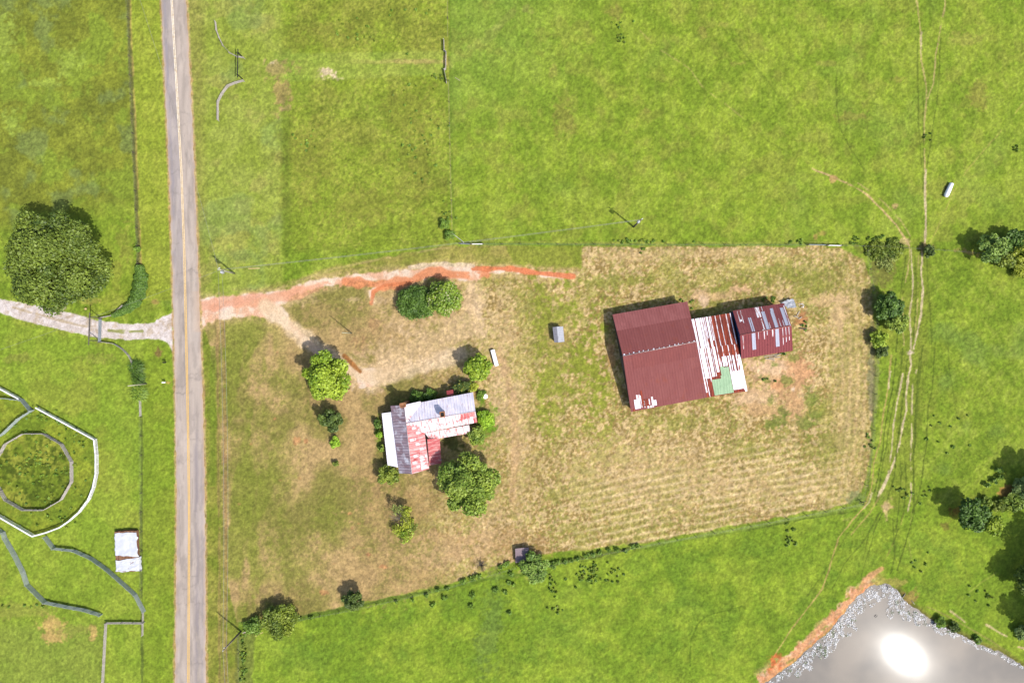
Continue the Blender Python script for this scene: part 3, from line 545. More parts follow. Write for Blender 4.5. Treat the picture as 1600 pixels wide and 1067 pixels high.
def crown_points(c, R, RV, n, lobes, lo=-0.35, lsz=(0.3, 0.48)):
    """leaf positions on the shells of many overlapping lobes"""
    pts = []; nr = []; lt = []
    L = []
    for k in range(lobes):
        a = k*2.39996+random.uniform(-.35, .35); r = math.sqrt((k+0.5)/lobes)*0.80*random.uniform(.93, 1.05); z = (random.uniform(lo, 0.8) if k > lobes*.25 else random.uniform(.2, .9))*math.sqrt(max(0.0, 1-min(r, .98)**2))
        L.append((r*math.cos(a), r*math.sin(a), z, random.uniform(*lsz)))
    tot = sum(l[3]**2 for l in L)
    for lx, ly, lz, lr in L:
        k = max(6, int(n*lr*lr/tot)); d = rng.normal(0, 1, (k, 3)); d /= np.linalg.norm(d, axis=1)[:, None]
        d[:, 2] = np.where(rng.random(k) < 0.75, np.abs(d[:, 2]), d[:, 2]); rr = lr*rng.uniform(0.62, 1.12, (k, 1))
        p = np.array([lx, ly, lz])+d*rr; pts.append(p); nr.append(d*0.7+np.array([0, 0, 0.5])); lt.append(np.full(k, random.random()))
    p = np.concatenate(pts); nr = np.concatenate(nr); lt = np.concatenate(lt)
    p = p*np.array([R, R, RV])+np.array(c); return p, nr, lt
def trunk_mb(base, cen, R, RV, th):
    m = MB(); b = Vector(base); c = Vector(cen); top = c+Vector((0, 0, -RV*0.25))
    m.tube([b-Vector((0, 0, 0.3)), b+(top-b)*0.35, top, c+Vector((0, 0, RV*0.4))], [th*1.25, th, th*0.7, th*0.25], 8)
    for k in range(9):
        a = k*math.pi/4.5+random.uniform(-.4, .4); e = c+Vector((math.cos(a)*R*.62, math.sin(a)*R*.62, RV*random.uniform(-.1, .35))); s0 = b+(top-b)*random.uniform(.55, 1)
        m.tube([s0, (s0+e)/2+Vector((0, 0, RV*.12)), e], [th*.45, th*.3, th*.1], 6)
    return m
def tree(name, label, cat, px, py, r, hc, rv, pal, n, group=None, leaf=0.32, lobes=None, trunk=True, squash=1.0, extra=None, lo=-0.35):
    c = at(px, py, hc); R = r*1.07*S*(HM-hc)/HM; RV = rv*S
    t = thing(name, label, cat, (c.x, c.y, 0), group)
    p, nr, lt = crown_points(c, R, RV, n, lobes or max(9, int(r*0.8)+6), lo, (0.17, 0.32) if r > 30 else ((0.22, 0.36) if r > 15 else (0.3, 0.46)))
    p[:, 1] = c.y+(p[:, 1]-c.y)*squash; p[:, 2] = np.maximum(p[:, 2], 0.12)
    leaves('crown' if trunk else 'foliage', p, rng.uniform(leaf*0.7, leaf*1.3, len(p)), nr, leafcol(pal, len(p), lt), t)
    if trunk: trunk_mb((c.x, c.y, 0), c, R, RV, max(0.07, R*0.055)).build('trunk', MBARK, t, True)
    else:
        m = MB()
        for k in range(5):
            a = k*1.26+random.random(); m.tube([(c.x, c.y, -0.1), (c.x+math.cos(a)*R*.35, c.y+math.sin(a)*R*.35, c.z*.7), (c.x+math.cos(a)*R*.6, c.y+math.sin(a)*R*.6, c.z+RV*.2)], [.05, .035, .015], 5)
        m.build('stem', MBARK, t, True)
    if extra:
        ep, sz, col = extra; k = ep; sel = rng.choice(len(p), k, replace=False); q = p[sel]+np.array([0, 0, .15]); leaves('blossom', q, np.full(k, sz), nr[sel], np.tile(lin(col)/K, (k, 1)), t, 1.0)
    return t
GT = 'trees in the yard'; GS = 'shrubs around the farmhouse'; GB = 'bushes along the boundary'
tree('oak_tree', 'huge round dark green tree beside the gravel drive', 'tree', 90, 408, 76, 46, 40, 'oak', 34000, None, 0.32, 40)
tree('tree', 'round light green tree at the end of the orange clay drive', 'tree', 512, 588, 37, 32, 26, 'bright', 9000, GT, 0.34)
tree('tree', 'small dark green tree south of the round light green one', 'tree', 517, 656, 17, 20, 17, 'dark', 2600, GT, 0.28)
tree('shrub', 'tiny lime green bush at the foot of the small dark tree', 'shrub', 523, 691, 8.5, 6, 7, 'lime', 700, GS, 0.2, 8, False)
tree('shrub', 'tiniest olive bush standing alone in the yard lawn', 'shrub', 524, 724, 4.5, 5, 6, 'olive', 260, GS, 0.2, 6, False)
tree('shrub', 'rounded olive shrub at the southwest corner of the farmhouse', 'shrub', 607, 740, 16, 15, 14, 'olive', 2600, GS, 0.26, 14, False)
tree('tree', 'largest yard tree, broad green crown behind the farmhouse', 'tree', 733, 754, 45, 36, 30, 'mid', 14000, GT, 0.36, 34)
tree('tree', 'small bright green tree beside the long white trough', 'tree', 745, 574, 21, 25, 18, 'bright', 3600, GT, 0.32)
tree('shrub', 'flowering round evergreen with pale blossoms at the loop of the drive', 'shrub', 694, 466, 26, 22, 19, 'hill', 8000, GS, 0.24, 40, False, extra=(420, .17, (226, 220, 170)))
tree('shrub', 'dark shrub with yellow flowers at the north wall of the farmhouse', 'shrub', 722, 605, 12, 12, 10, 'dark', 1500, GS, 0.24, 10, False, extra=(90, .16, (214, 204, 90)))
tree('shrub', 'yellow green shrub between the farmhouse and the small bright tree', 'shrub', 737, 604, 9, 9, 9, 'yellow', 900, GS, 0.22, 9, False)
tree('shrub', 'low dark bush pressed against the north farmhouse wall', 'shrub', 672, 617, 10, 6, 8, 'hedge', 1000, GS, 0.24, 9, False)
tree('shrub', 'wider dark bush west of the other one on the north farmhouse wall', 'shrub', 652, 621, 12, 6, 8, 'hedge', 1200, GS, 0.24, 9, False)
tree('shrub', 'bright green thicket off the east end of the farmhouse', 'shrub', 759, 655, 14, 6, 8, 'lime', 2400, GS, 0.24, 16, False)
tree('shrub', 'darker green thicket at the back porch corner of the farmhouse', 'shrub', 744, 680, 13, 14, 12, 'mid', 2200, GS, 0.26, 12, False)
tree('shrub', 'small green patch of brush between the farmhouse and the white well cap', 'shrub', 752, 617, 8, 3, 4, 'weed', 600, GS, 0.2, 9, False)
tree('shrub', 'upper green bush along the white west porch roof', 'shrub', 590, 662, 6.5, 7, 8, 'hedge', 700, GS, 0.2, 8, False)
tree('shrub', 'lime bush in the middle of the white west porch', 'shrub', 593, 679, 5.5, 6, 7, 'lime', 600, GS, 0.2, 7, False)
tree('shrub', 'lowest green bush along the white west porch', 'shrub', 597, 700, 5, 6, 7, 'mid', 600, GS, 0.2, 7, False)
tree('shrub', 'blue green bush beside the flat grey lean-to on the south boundary', 'shrub', 835, 886, 23, 14, 14, 'blue', 4200, GB, 0.28, 20, False, extra=(160, .22, (150, 196, 70)))
tree('tree', 'dark little tree alone on the south boundary of the yard', 'tree', 553, 938, 16, 17, 15, 'dark', 2600, GB, 0.26)
tree('shrub', 'broad yellow green bush at the southwest corner of the yard', 'shrub', 438, 968, 27, 14, 15, 'olive', 4800, GB, 0.26, 26, False)
tree('shrub', 'low bush between the utility pole and the broad yellow green bush', 'shrub', 395, 978, 13, 6, 8, 'weed', 1300, GB, 0.24, 12, False)
tree('tree', 'dark leafy tree by the cow lane east of the stubble field', 'tree', 1386, 478, 20, 20, 17, 'hedge', 3600, GB, 0.32)
tree('tree', 'green tree touching the cow lane just below the dark leafy one', 'tree', 1402, 502, 17, 15, 14, 'mid', 2600, GB, 0.3)
tree('shrub', 'bright green bush at the lower end of the cow lane thicket', 'shrub', 1372, 530, 13, 9, 9, 'bright', 1700, GB, 0.26, 12, False)
tree('shrub', 'lowest dark bush of the thicket west of the cow lane', 'shrub', 1378, 548, 10, 6, 7, 'dark', 1000, GB, 0.24, 9, False)
tree('shrub', 'brownish brush at the northeast corner of the stubble field', 'shrub', 1368, 391, 17, 2, 4, 'olive', 1300, GB, 0.24, 14, False)
tree('shrub', 'olive brush on the fence just left of the trail crossing', 'shrub', 1398, 388, 15, 3, 4, 'olive', 1500, GB, 0.24, 14, False)
tree('shrub', 'pale green brush below the fence near the trail crossing', 'shrub', 1384, 407, 15, 2, 3, 'fence', 700, GB, 0.24, 12, False)
tree('shrub', 'small dark bush where three cow trails meet', 'shrub', 1451, 392, 9, 7, 7, 'dark', 800, GB, 0.24, 8, False)
ER = 'trees along the eastern edge'
tree('tree', 'westernmost tree of the upper eastern row, throwing a round shadow', 'tree', 1548, 388, 21, 20, 16, 'blue', 4200, ER, 0.34)
tree('tree', 'dark tree at the top of the upper eastern row', 'tree', 1583, 377, 18, 16, 14, 'hedge', 3200, ER, 0.34)
tree('tree', 'yellow green tree at the right edge of the upper eastern row', 'tree', 1597, 392, 18, 18, 14, 'yellow', 3000, ER, 0.34)
tree('shrub', 'olive bush in the middle of the upper eastern row', 'shrub', 1572, 402, 15, 8, 9, 'olive', 2200, ER, 0.3, 13, False)
tree('shrub', 'yellowish bush lowest in the upper eastern row', 'shrub', 1597, 419, 14, 6, 8, 'yellow', 2000, ER, 0.28, 13, False)
tree('tree', 'dark tree standing west of the lower eastern grove', 'tree', 1519, 803, 24, 26, 18, 'hedge', 4600, ER, 0.34)
tree('shrub', 'light green bush on the right side of the dark lone tree', 'shrub', 1551, 820, 14, 9, 9, 'bright', 1800, ER, 0.28, 12, False)
tree('shrub', 'small bush between the dark lone tree and the orange clay spot', 'shrub', 1541, 784, 9, 6, 6, 'mid', 900, ER, 0.26, 8, False)
tree('tree', 'tall tree at the edge casting the upper round shadow', 'tree', 1654, 760, 33, 44, 30, 'hedge', 5200, ER, 0.36)
tree('shrub', 'pale green bush at the right edge above the grove', 'shrub', 1597, 762, 17, 8, 9, 'cyan', 2400, ER, 0.28, 14, False)
tree('shrub', 'mid green bush under the pale one at the right edge', 'shrub', 1583, 784, 16, 6, 8, 'mid', 2000, ER, 0.28, 14, False)
tree('shrub', 'olive bush beside the orange clay spot', 'shrub', 1562, 790, 10, 5, 6, 'olive', 1100, ER, 0.26, 10, False)
tree('tree', 'tall tree beyond the right edge shading the middle of the grove', 'tree', 1676, 880, 40, 46, 30, 'mid', 4600, ER, 0.38)
tree('tree', 'tall dark tree beyond the right edge over the pond corner', 'tree', 1656, 985, 34, 40, 28, 'hedge', 4600, ER, 0.38)
tree('tree', 'crown entering the right edge between the two big shadows', 'tree', 1612, 905, 26, 26, 22, 'oak', 3600, ER, 0.34)
tree('shrub', 'bush at the right edge just above the pond', 'shrub', 1598, 988, 12, 6, 8, 'cyan', 1300, ER, 0.26, 10, False)
GSap = 'saplings strung out by the eastern grove'
for x, y, r, lb in ((1560, 734, 6, 'largest dark sapling, nearest the upper round shadow'), (1563, 745, 4, 'second sapling, just below the largest one'), (1553, 751, 5, 'third sapling down, darker than its neighbours'), (1542, 757, 4, 'lowest left sapling of the short diagonal row')):
    tree('sapling', lb, 'sapling', x, y, r, 4, 5, 'weed', 320, GSap, 0.2, 6, False)
tree('shrub', 'left dark bush on the pond bank right of the apex', 'shrub', 1470, 971, 8, 5, 5, 'weed', 800, GB, 0.22, 8, False)
tree('shrub', 'right dark bush on the pond bank near the reeds', 'shrub', 1491, 979, 8, 4, 5, 'dark', 700, GB, 0.22, 8, False)
tree('shrub', 'small weedy bush on the bank further along the pond', 'shrub', 1528, 999, 6, 3, 4, 'weed', 500, GB, 0.2, 8, False)
tree('shrub', 'little round bush on the roadside fence above the long hedge', 'shrub', 215.5, 389, 4.5, 5, 5, 'weed', 320, None, 0.2, 6, False)
tree('shrub', 'upper thicket of brush left of the north-south wire fence corner', 'shrub', 695, 350, 8, 5, 6, 'weed', 700, GB, 0.22, 9, False)
tree('shrub', 'lower thicket of brush beside the fence corner brace', 'shrub', 702, 367, 8, 5, 6, 'weed', 700, GB, 0.22, 9, False)
# dense clipped evergreen beside the flowering one
def hedge(name, label, pts, wd, h, pal, n, leafsz, group=None):
    c0 = at(*pts[len(pts)//2], 0); t = thing(name, label, 'hedge', (c0.x, c0.y, 0), group)
    P = [at(x, y, h*0.6) for x, y in pts]; seg = [(P[i+1]-P[i]).length for i in range(len(P)-1)]; tot = sum(seg)
    u = rng.random(n)*tot; cen = np.zeros((n, 3)); nr = np.zeros((n, 3)); cum = np.cumsum([0]+seg)
    for i in range(n):
        k = min(np.searchsorted(cum, u[i], 'right')-1, len(seg)-1); f = (u[i]-cum[k])/seg[k]; b = P[k].lerp(P[k+1], f); d = (P[k+1]-P[k]).normalized(); s = Vector((-d.y, d.x, 0))
        ww = wd[k]*(1-f)+wd[k+1]*f; th = random.uniform(0, math.pi); rr = random.uniform(.75, 1.1)+0.12*math.sin(u[i]*3)
        off = s*math.cos(th)*ww*S*rr; z = (0.35+0.65*math.sin(th)*rr)*h*S; cen[i] = (b.x+off.x, b.y+off.y, z); nr[i] = (s.x*math.cos(th), s.y*math.cos(th), math.sin(th)+.3)
    leaves('foliage', cen, rng.uniform(leafsz*.7, leafsz*1.3, n), nr, leafcol(pal, n), t)
    for q in P: m = MB(); m.tube([(q.x, q.y, -.1), (q.x+.1, q.y, h*S*.7)], [.08, .03], 5); m.build('stem', MBARK, t, True)
tree('evergreen_shrub', 'wide dense dark evergreen clump left of the flowering shrub', 'shrub', 652, 473, 32, 11, 13, 'hedge', 15000, GS, 0.2, 110, False, squash=.78)
hedge('hedge', 'long curved green hedge along the roadside fence', [(217, 415), (219, 432), (217, 450), (213, 466), (205, 477), (190, 487), (176, 493)], [5, 10, 10.5, 10, 8, 5, 3], 9, 'hedge', 15000, .2)
# spiky ornamental grasses by the road fence
for x, y, r, lb in ((214, 574, 12, 'upper spiky grass clump at the end of the curved fence'), (217, 592, 11, 'middle spiky grass clump crossed by the pale pole'), (218, 614, 14, 'lower spiky grass clump, widest and spreading')):
    c = at(x, y, 3); t = thing('ornamental_grass', lb, 'ornamental grass', (c.x, c.y, 0), 'spiky grasses on the roadside fence'); n = 420
    an = rng.uniform(0, 2*math.pi, n); ln = rng.uniform(.4, 1.1, n)*r*S; wv = 0.05; base = np.stack([c.x+rng.normal(0, r*S*.22, n), c.y+rng.normal(0, r*S*.28, n), np.full(n, .05)], 1)
    dr = np.stack([np.cos(an), np.sin(an), np.zeros(n)], 1); sd = np.stack([-np.sin(an), np.cos(an), np.zeros(n)], 1)*wv; up = np.array([0, 0, 1.0]); hh = rng.uniform(.5, 1.3, n)[:, None]
    m1 = base+dr*ln[:, None]*.5+up*hh; e = base+dr*ln[:, None]+up*hh*.55
    co = np.stack([base-sd, base+sd, m1+sd, m1-sd, m1-sd, m1+sd, e+sd*.2, e-sd*.2], 1).reshape(-1, 3); o = raw_mesh('blades', co-np.array(t.location), np.arange(8*n).reshape(-1, 4), ML, np.repeat(np.concatenate([leafcol('hedge' if r < 13 else 'hill', n), np.ones((n, 1))], 1), 8, 0), False); o.parent = t
# sparse half dead tree
def bare_branches(m, b, c, R, n, th, rise=1.0):
    b = Vector(b)
    for k in range(n):
        a = random.uniform(0, 2*math.pi); e = Vector(c)+Vector((math.cos(a)*R*random.uniform(.5, 1), math.sin(a)*R*random.uniform(.5, 1), random.uniform(-.3, .5)*rise)); mid = b.lerp(e, .5)+Vector((0, 0, .4*rise))
        m.tube([b, mid, e], [th, th*.6, th*.2], 5)
        for j in range(3):
            s = b.lerp(e, random.uniform(.45, .9))+Vector((0, 0, .2)); q = s+Vector((random.uniform(-1, 1), random.uniform(-1, 1), random.uniform(-.1, .5)))*R*.35; m.tube([s, q], [th*.3, th*.1], 4)
c = at(630, 812, 14); t = thing('dying_tree', 'half dead yard tree, grey bare branches and a few yellow green leaves', 'tree', (c.x, c.y, 0), GT)
m = MB(); m.tube([(c.x, c.y, -.2), (c.x, c.y, 1.6), (c.x, c.y, 3.2)], [.2, .15, .06], 7); m.build('trunk', MBARK, t, True)
m = MB(); bare_branches(m, (c.x, c.y, 1.5), (c.x-.8, c.y+1.2, 3.2), 2.8, 26, .07); m.build('branches', MBARE, t, True)
for k, (x, y, r, hc, pal, n) in enumerate(((634, 800, 9, 18, 'yellow', 500), (636, 816, 11, 14, 'yellow', 700), (634, 836, 13, 8, 'bright', 520), (622, 828, 10, 10, 'yellow', 300), (620, 796, 10, 20, 'fence', 200), (644, 822, 9, 12, 'olive', 260))):
    q = at(x, y, hc); p, nr, lt = crown_points(q, r*S, 7*S, n, 10); leaves('foliage', p, rng.uniform(.12, .28, len(p)), nr, leafcol(pal, len(p), lt), t)
c = at(752, 884, 6); t = thing('bare_shrub', 'leafless grey twiggy shrub on the south boundary', 'shrub', (c.x, c.y, 0), GB)
m = MB(); bare_branches(m, (c.x, c.y, -.1), (c.x, c.y, 1.2), 1.8, 40, .045); m.build('branches', MBARE, t, True)
c = at(605, 627, 3); 
# low clumps strung along the fence line south of the barns
weeds = [];
def wc(x, y, r, h, n, pal='weed'):
    c = G(x, y, 0); p, nr, lt = crown_points((c.x, c.y, h*S*.4), r*S, h*S*.6, n, 5); p[:, 2] = np.maximum(p[:, 2], .05); weeds.append((p, nr, leafcol(pal, len(p), lt)*1.0))
for x, y, r in ((862, 880, 5), (872, 878, 5), (884, 876, 4), (893, 874, 4), (903, 871, 4), (916, 867, 6), (926, 866, 5), (938, 862, 5), (950, 859, 5), (963, 857, 6), (988, 853, 5), (996, 851, 4), (865, 883, 6), (978, 860, 3),
                (700, 918, 4), (725, 908, 7), (738, 902, 7), (748, 898, 5), (686, 919, 4), (668, 928, 4), (695, 934, 5), (676, 943, 5), (738, 928, 6), (735, 945, 5), (782, 885, 5), (792, 880, 6), (800, 895, 5), (795, 910, 5), (790, 925, 4), (803, 912, 4), (775, 920, 5), (797, 957, 5), (620, 938, 3), (646, 936, 3), (487, 962, 4), (470, 966, 3)): wc(x+random.uniform(-1, 1), y+random.uniform(-1, 1), r*random.uniform(.7, 1), 6, 90)
for (x, y, dx, dy, k) in ((925, 888, 14, 8, 26), (915, 905, 24, 14, 22), (960, 895, 12, 12, 10), (862, 915, 8, 18, 14), (868, 948, 12, 10, 7), (1233, 840, 9, 12, 14), (1240, 825, 3, 5, 5), (1420, 775, 12, 6, 6), (1480, 690, 30, 30, 12), (1440, 770, 8, 10, 6), (1405, 765, 6, 5, 6), (968, 58, 6, 12, 12), (975, 35, 14, 4, 3), (1455, 208, 5, 4, 2), (1375, 372, 12, 4, 8), (1338, 372, 12, 3, 6), (995, 377, 38, 2, 26), (1245, 378, 10, 2, 8), (1330, 381, 10, 2, 6), (1585, 232, 6, 5, 6), (690, 122, 8, 5, 8), (1440, 880, 12, 16, 7), (1530, 930, 26, 14, 10), (1358, 690, 5, 12, 9), (700, 335, 6, 12, 8), (1005, 391, 3, 3, 3), (380, 1025, 4, 40, 40), (60, 735, 44, 44, 90), (115, 700, 14, 26, 18), (60, 655, 26, 10, 14), (100, 815, 30, 8, 12), (655, 210, 30, 60, 34), (560, 45, 24, 18, 16), (480, 215, 20, 20, 12), (650, 20, 40, 12, 6), (1448, 215, 6, 4, 2), (35, 948, 40, 5, 8), (1198, 594, 7, 5, 5), (1226, 553, 5, 4, 4), (1258, 505, 5, 10, 6), (1065, 478, 14, 8, 8), (1205, 470, 14, 6, 8)):
    for _ in range(k): wc(random.gauss(x, dx*.75), random.gauss(y, dy*.75), random.uniform(.8, 2.6)*random.uniform(.6, 1), random.uniform(1.5, 3.5), 20, random.choice(['weed', 'weed', 'hill', 'olive']))
P_ = np.concatenate([a[0] for a in weeds]); o = leaves('weeds', P_, rng.uniform(.14, .3, len(P_)), np.concatenate([a[1] for a in weeds]), np.concatenate([a[2] for a in weeds]))
tag(o, 'dark weed clumps scattered over the pastures and along the fence lines', 'weeds', None, 'stuff')
# water plants around the pond rim, their glints painted as near-white leaves
px_ = rng.uniform(1180, 1620, 150000); py_ = rng.uniform(905, 1090, 150000); sd_ = poly_sd(px_, py_, POND); wdt = np.interp(px_, [1180, 1290, 1340, 1385, 1420, 1460, 1520, 1600], [12, 20, 24, 30, 22, 9, 5, 3])
keep = (sd_ > -2) & (sd_ < wdt*(0.4+1.0*vn(px_, py_, 9, 1))) & (vn(px_, py_, 5, 2)+rng.random(150000)*.6 > .80)
px_, py_, sd_ = px_[keep][:16000], py_[keep][:16000], sd_[keep][:16000]; k = len(px_)
cen = np.stack([(px_-CX)*S, (CY-py_)*S, -0.30+rng.uniform(0, .12, k)], 1); tt = rng.random(k)[:, None]; cl = (lin((160, 160, 158))*(1-tt)+lin((245, 246, 250))*1.7*tt)/K; gr = vn(px_, py_, 6, 3)+rng.random(k)*.4 > .98; cl[gr] = lin((112, 136, 84))/K
wl = leaf_material('wet_leaf', 0.35); o = leaves('water_plants', cen, rng.uniform(.05, .19, k), np.tile([0, 0, 2.5], (k, 1)), np.clip(cl, 0, .8), None, .35, 1, wl, .5)
tag(o, 'water plants and scum with glints painted pale, crowding the pond rim', 'water plants', None, 'stuff')
for x, y, a, l, lb in ((1413, 930, 60, 9, 'longest pale dead branch right of the pond apex'), (1427, 941, -50, 9, 'pale dead branch lowest on the pond bank right of the apex'), (1370, 963, 50, 5, 'short pale stick floating in the pond below the apex'), (1388, 918, 85, 8, 'upright pale stick at the very apex of the pond')):
    m = MB(); c = G(x, y, -.1); d = Vector((math.cos(math.radians(a)), math.sin(math.radians(a)), 0))*l*S/2; m.tube([c-d, c+Vector((0, 0, .1)), c+d], [.07, .09, .04], 6)
    tag(m.build('driftwood', plain('drift', (200, 192, 180)), None, True, G(x, y, 0)), lb, 'driftwood', 'driftwood by the pond')
# ============================================================ BUILDINGS
def slab(a, b, c, d, mat, name, parent, th=0.09, lift=0.0, n=6):
    """roof sheet: a-b runs along the ridge, d-c along the eave"""
    a, b, c, d = map(Vector, (a, b, c, d)); nn = (b-a).cross(d-a).normalized(); nn = nn if nn.z > 0 else -nn
    a, b, c, d = [p+nn*lift for p in (a, b, c, d)]; o = Vector((0, 0, th)); m = MB(); ccw = (b-a).cross(d-a).z > 0
    u = (b-a).normalized(); v = (d-a)-u*(d-a).dot(u); v.normalize(); base = len(m.v)
    g = [[bil(a, b, c, d, i/n, j/n) for i in range(n+1)] for j in range(n+1)]
    U_ = lambda p: ((p-a).dot(u), (p-a).dot(v))
    for j in range(n):
        for i in range(n):
            q = [g[j][i], g[j][i+1], g[j+1][i+1], g[j+1][i]]
            if not ccw: q = q[::-1]
            m.quad(*q, [U_(p) for p in q]); r = [p-o for p in q[::-1]]; m.quad(*r, [U_(p) for p in r])
    rim = [g[0][i] for i in range(n)]+[g[j][n] for j in range(n)]+[g[n][n-i] for i in range(n)]+[g[n-j][0] for j in range(n)]
    for p, q in zip(rim, rim[1:]+rim[:1]):
        if ccw: m.quad(p-o, q-o, q, p, [U_(p), U_(q), U_(q), U_(p)])
        else: m.quad(q-o, p-o, p, q, [U_(q), U_(p), U_(p), U_(q)])
    return m.build(name, mat, parent)
def bil(a, b, c, d, u, v): return (Vector(a)*(1-u)+Vector(b)*u)*(1-v)+(Vector(d)*(1-u)+Vector(c)*u)*v
def panel(q, u0, u1, v0, v1, mat, name, parent, lift=0.03, th=0.02):
    return slab(bil(*q, u0, v0), bil(*q, u1, v0), bil(*q, u1, v1), bil(*q, u0, v1), mat, name, parent, th, lift, 3)
def walls(E0, E1, R0, R1, F0, F1, mat, parent, ins=0.35, drop=0.16):
    """E = first eave, R = ridge, F = other eave; 0/1 are the two gable ends"""
    m = MB(); cen = sum((Vector(p) for p in (E0, E1, F0, F1)), Vector())/4
    def inn(p, dz=drop):
        p = Vector(p); d = Vector((cen.x-p.x, cen.y-p.y, 0)); k = ins*1.4/d.length; return Vector((p.x+d.x*k, p.y+d.y*k, p.z-dz))
    e0, e1, f0, f1 = map(inn, (E0, E1, F0, F1)); r0 = Vector(R0); r1 = Vector(R1); ax = (r1-r0).normalized()
    r0 = r0+ax*ins-Vector((0, 0, drop)); r1 = r1-ax*ins-Vector((0, 0, drop)); g = lambda p: Vector((p.x, p.y, -0.2))
    for a, b in ((e0, e1), (f1, f0)): m.quad(g(a), g(b), b, a)
    for e, r, f in ((e0, r0, f0), (f1, r1, e1)): m.quad(g(f), g(e), e, f); m.tri(f, e, r)
    return m.build('wall', mat, parent)
# materials
mar = (146, 82, 84)
M_MAR = roof_mat('maroon_sheet', (162, 94, 92), (146, 78, 76), (0.4, 0.68), .5, .25, rib=.62, c3=(166, 88, 70), amt3=(.56, .78), ribcol=.035, k=.95, brick=(.93, 6.2, (156, 88, 86), (166, 98, 94)))
M_MARN = roof_mat('maroon_sheet_north', (158, 88, 90), (144, 74, 78), (0.4, 0.65), .5, .25, rib=.62, c3=(158, 80, 64), amt3=(.6, .8), ribcol=.035, k=1.0)
M_RUST = roof_mat('rusted_sheet', (176, 78, 54), (132, 62, 52), (.4, .62), 1.6, .3, rib=.6, c3=(202, 104, 62), amt3=(.6, .75))
M_WHITE = roof_mat('white_sheet', (236, 236, 246), (206, 208, 222), (.5, .75), 1.4, .12, rib=.6, ribcol=.05, k=1.7)
M_GREEN = roof_mat('pale_green_sheet', (176, 208, 168), (156, 192, 152), (.4, .7), .5, .5, rib=.6, ribcol=.05, k=1.1)
M_WR = roof_mat('white_sheet_with_rust', (240, 238, 244), (160, 80, 58), (.48, .56), 3.2, .5, rib=.6, k=1.4, ribcol=.05)
M_PORCH = roof_mat('porch_sheet', (236, 232, 238), (204, 198, 210), (.45, .7), .5, .8, rib=.62, c3=(190, 172, 166), amt3=(.64, .74), k=1.9, ribcol=.05)
M_DARK = roof_mat('weathered_dark_sheet', (146, 130, 140), (96, 72, 78), (.42, .6), 2.4, .3, rib=.62, c3=(186, 184, 192), amt3=(.52, .66), brick=(.62, 2.2, (116, 88, 92), (164, 156, 166)), k=2.4, ribcol=.05)
M_RED = roof_mat('chalky_red_sheet', (214, 104, 104), (248, 236, 234), (.46, .60), 2.6, .35, rib=.62, c3=(196, 84, 84), amt3=(.56, .7), brick=(.62, 2.6, (214, 106, 106), (232, 172, 168)), k=1.15, ribcol=.05)
M_RED2 = roof_mat('deep_red_sheet', (206, 104, 106), (236, 176, 172), (.46, .62), 2.0, .4, rib=.62, k=1.2, ribcol=.05)
M_PINK = roof_mat('pinkish_white_sheet', (240, 228, 230), (216, 132, 128), (.50, .64), 2.6, .3, rib=.62, c3=(208, 98, 96), amt3=(.54, .64), k=1.35, ribcol=.05)
M_NW = roof_mat('bleached_north_sheet', (228, 222, 234), (166, 128, 132), (.54, .66), 2.8, .3, rib=.62, c3=(206, 202, 216), amt3=(.44, .6), k=1.75, ribcol=.04)
M_GREY_LIT = roof_mat('lit_grey_sheet', (206, 208, 218), (176, 178, 190), (.5, .7), .6, 1.6, rib=.4, ribcol=.05)  # pump house east slope, sunlit tone put into the colour
M_GREY_SHADED = roof_mat('shaded_grey_sheet', (176, 174, 184), (150, 148, 156), (.5, .7), .6, 1.6, rib=.4, ribcol=.05)  # darker copy of the east sheet; the west slope's shade is in its colour
M_RIDGE = plain('flaking_ridge', (150, 70, 58), (240, 228, 222), .6, 3.5); M_WWOOD = plain('chalky_white_boards', (206, 200, 192), (150, 142, 132)); M_BLUE = roof_mat('blue_sheet', (92, 116, 168), (60, 74, 110), (.4, .7), 1, .4, rib=.6)
M_BARNW = plain('dark_barn_boards', (112, 96, 86), (70, 58, 52)); M_BRICK = plain('old_brick', (206, 150, 104), (170, 108, 78), .9, 4); M_SOOT = plain('soot', (24, 20, 18), (12, 10, 10)); M_GLASS = plain('window_glass', (40, 48, 56), (24, 30, 36), .15)
M_FRAME = plain('white_frame', (226, 222, 214)); M_DOOR = plain('door_paint', (120, 84, 66)); M_ROOFTRIM = plain('ridge_cap_white', (240, 232, 236), (206, 170, 168), .6, 2)
def A(px, py, h): return at(px, py, h)
# --- big barn
bc = A(1030, 560, 0); barn = thing('barn', 'big barn under a plain maroon gable roof in the stubble lot', 'barn', (bc.x, bc.y, 0), 'joined farm buildings')
NW, NE, RW, RE, SW, SE = A(957, 491.5, 20), A(1074, 471, 24), A(973, 556, 38), A(1088.5, 533.5, 41), A(986, 643.5, 18), A(1105, 621, 20)
qN = (RW, RE, NE, NW); qS = (RW, RE, SE, SW)
slab(*qN, M_MAR, 'roof', barn); slab(*qS, M_MAR, 'roof', barn); walls(NW, NE, RW, RE, SW, SE, M_BARNW, barn, .45)
panel(qN, 0, 1, .60, 1.0, roof_mat('paler_maroon_sheet', (176, 108, 106), (162, 94, 92), (.4, .65), .5, .25, rib=.62, ribcol=.035), 'roof_sheet', barn, .012); panel(qS, .12, 1, .02, .26, roof_mat('dull_maroon_sheet', (156, 86, 82), (146, 80, 78), (.4, .65), .5, .25, rib=.62, ribcol=.035), 'roof_sheet', barn, .012)
m = MB(); m.tube([RW+Vector((0, 0, .03)), RE+Vector((0, 0, .03))], [.11, .11], 6); m.build('ridge_cap', M_RIDGE, barn, True)
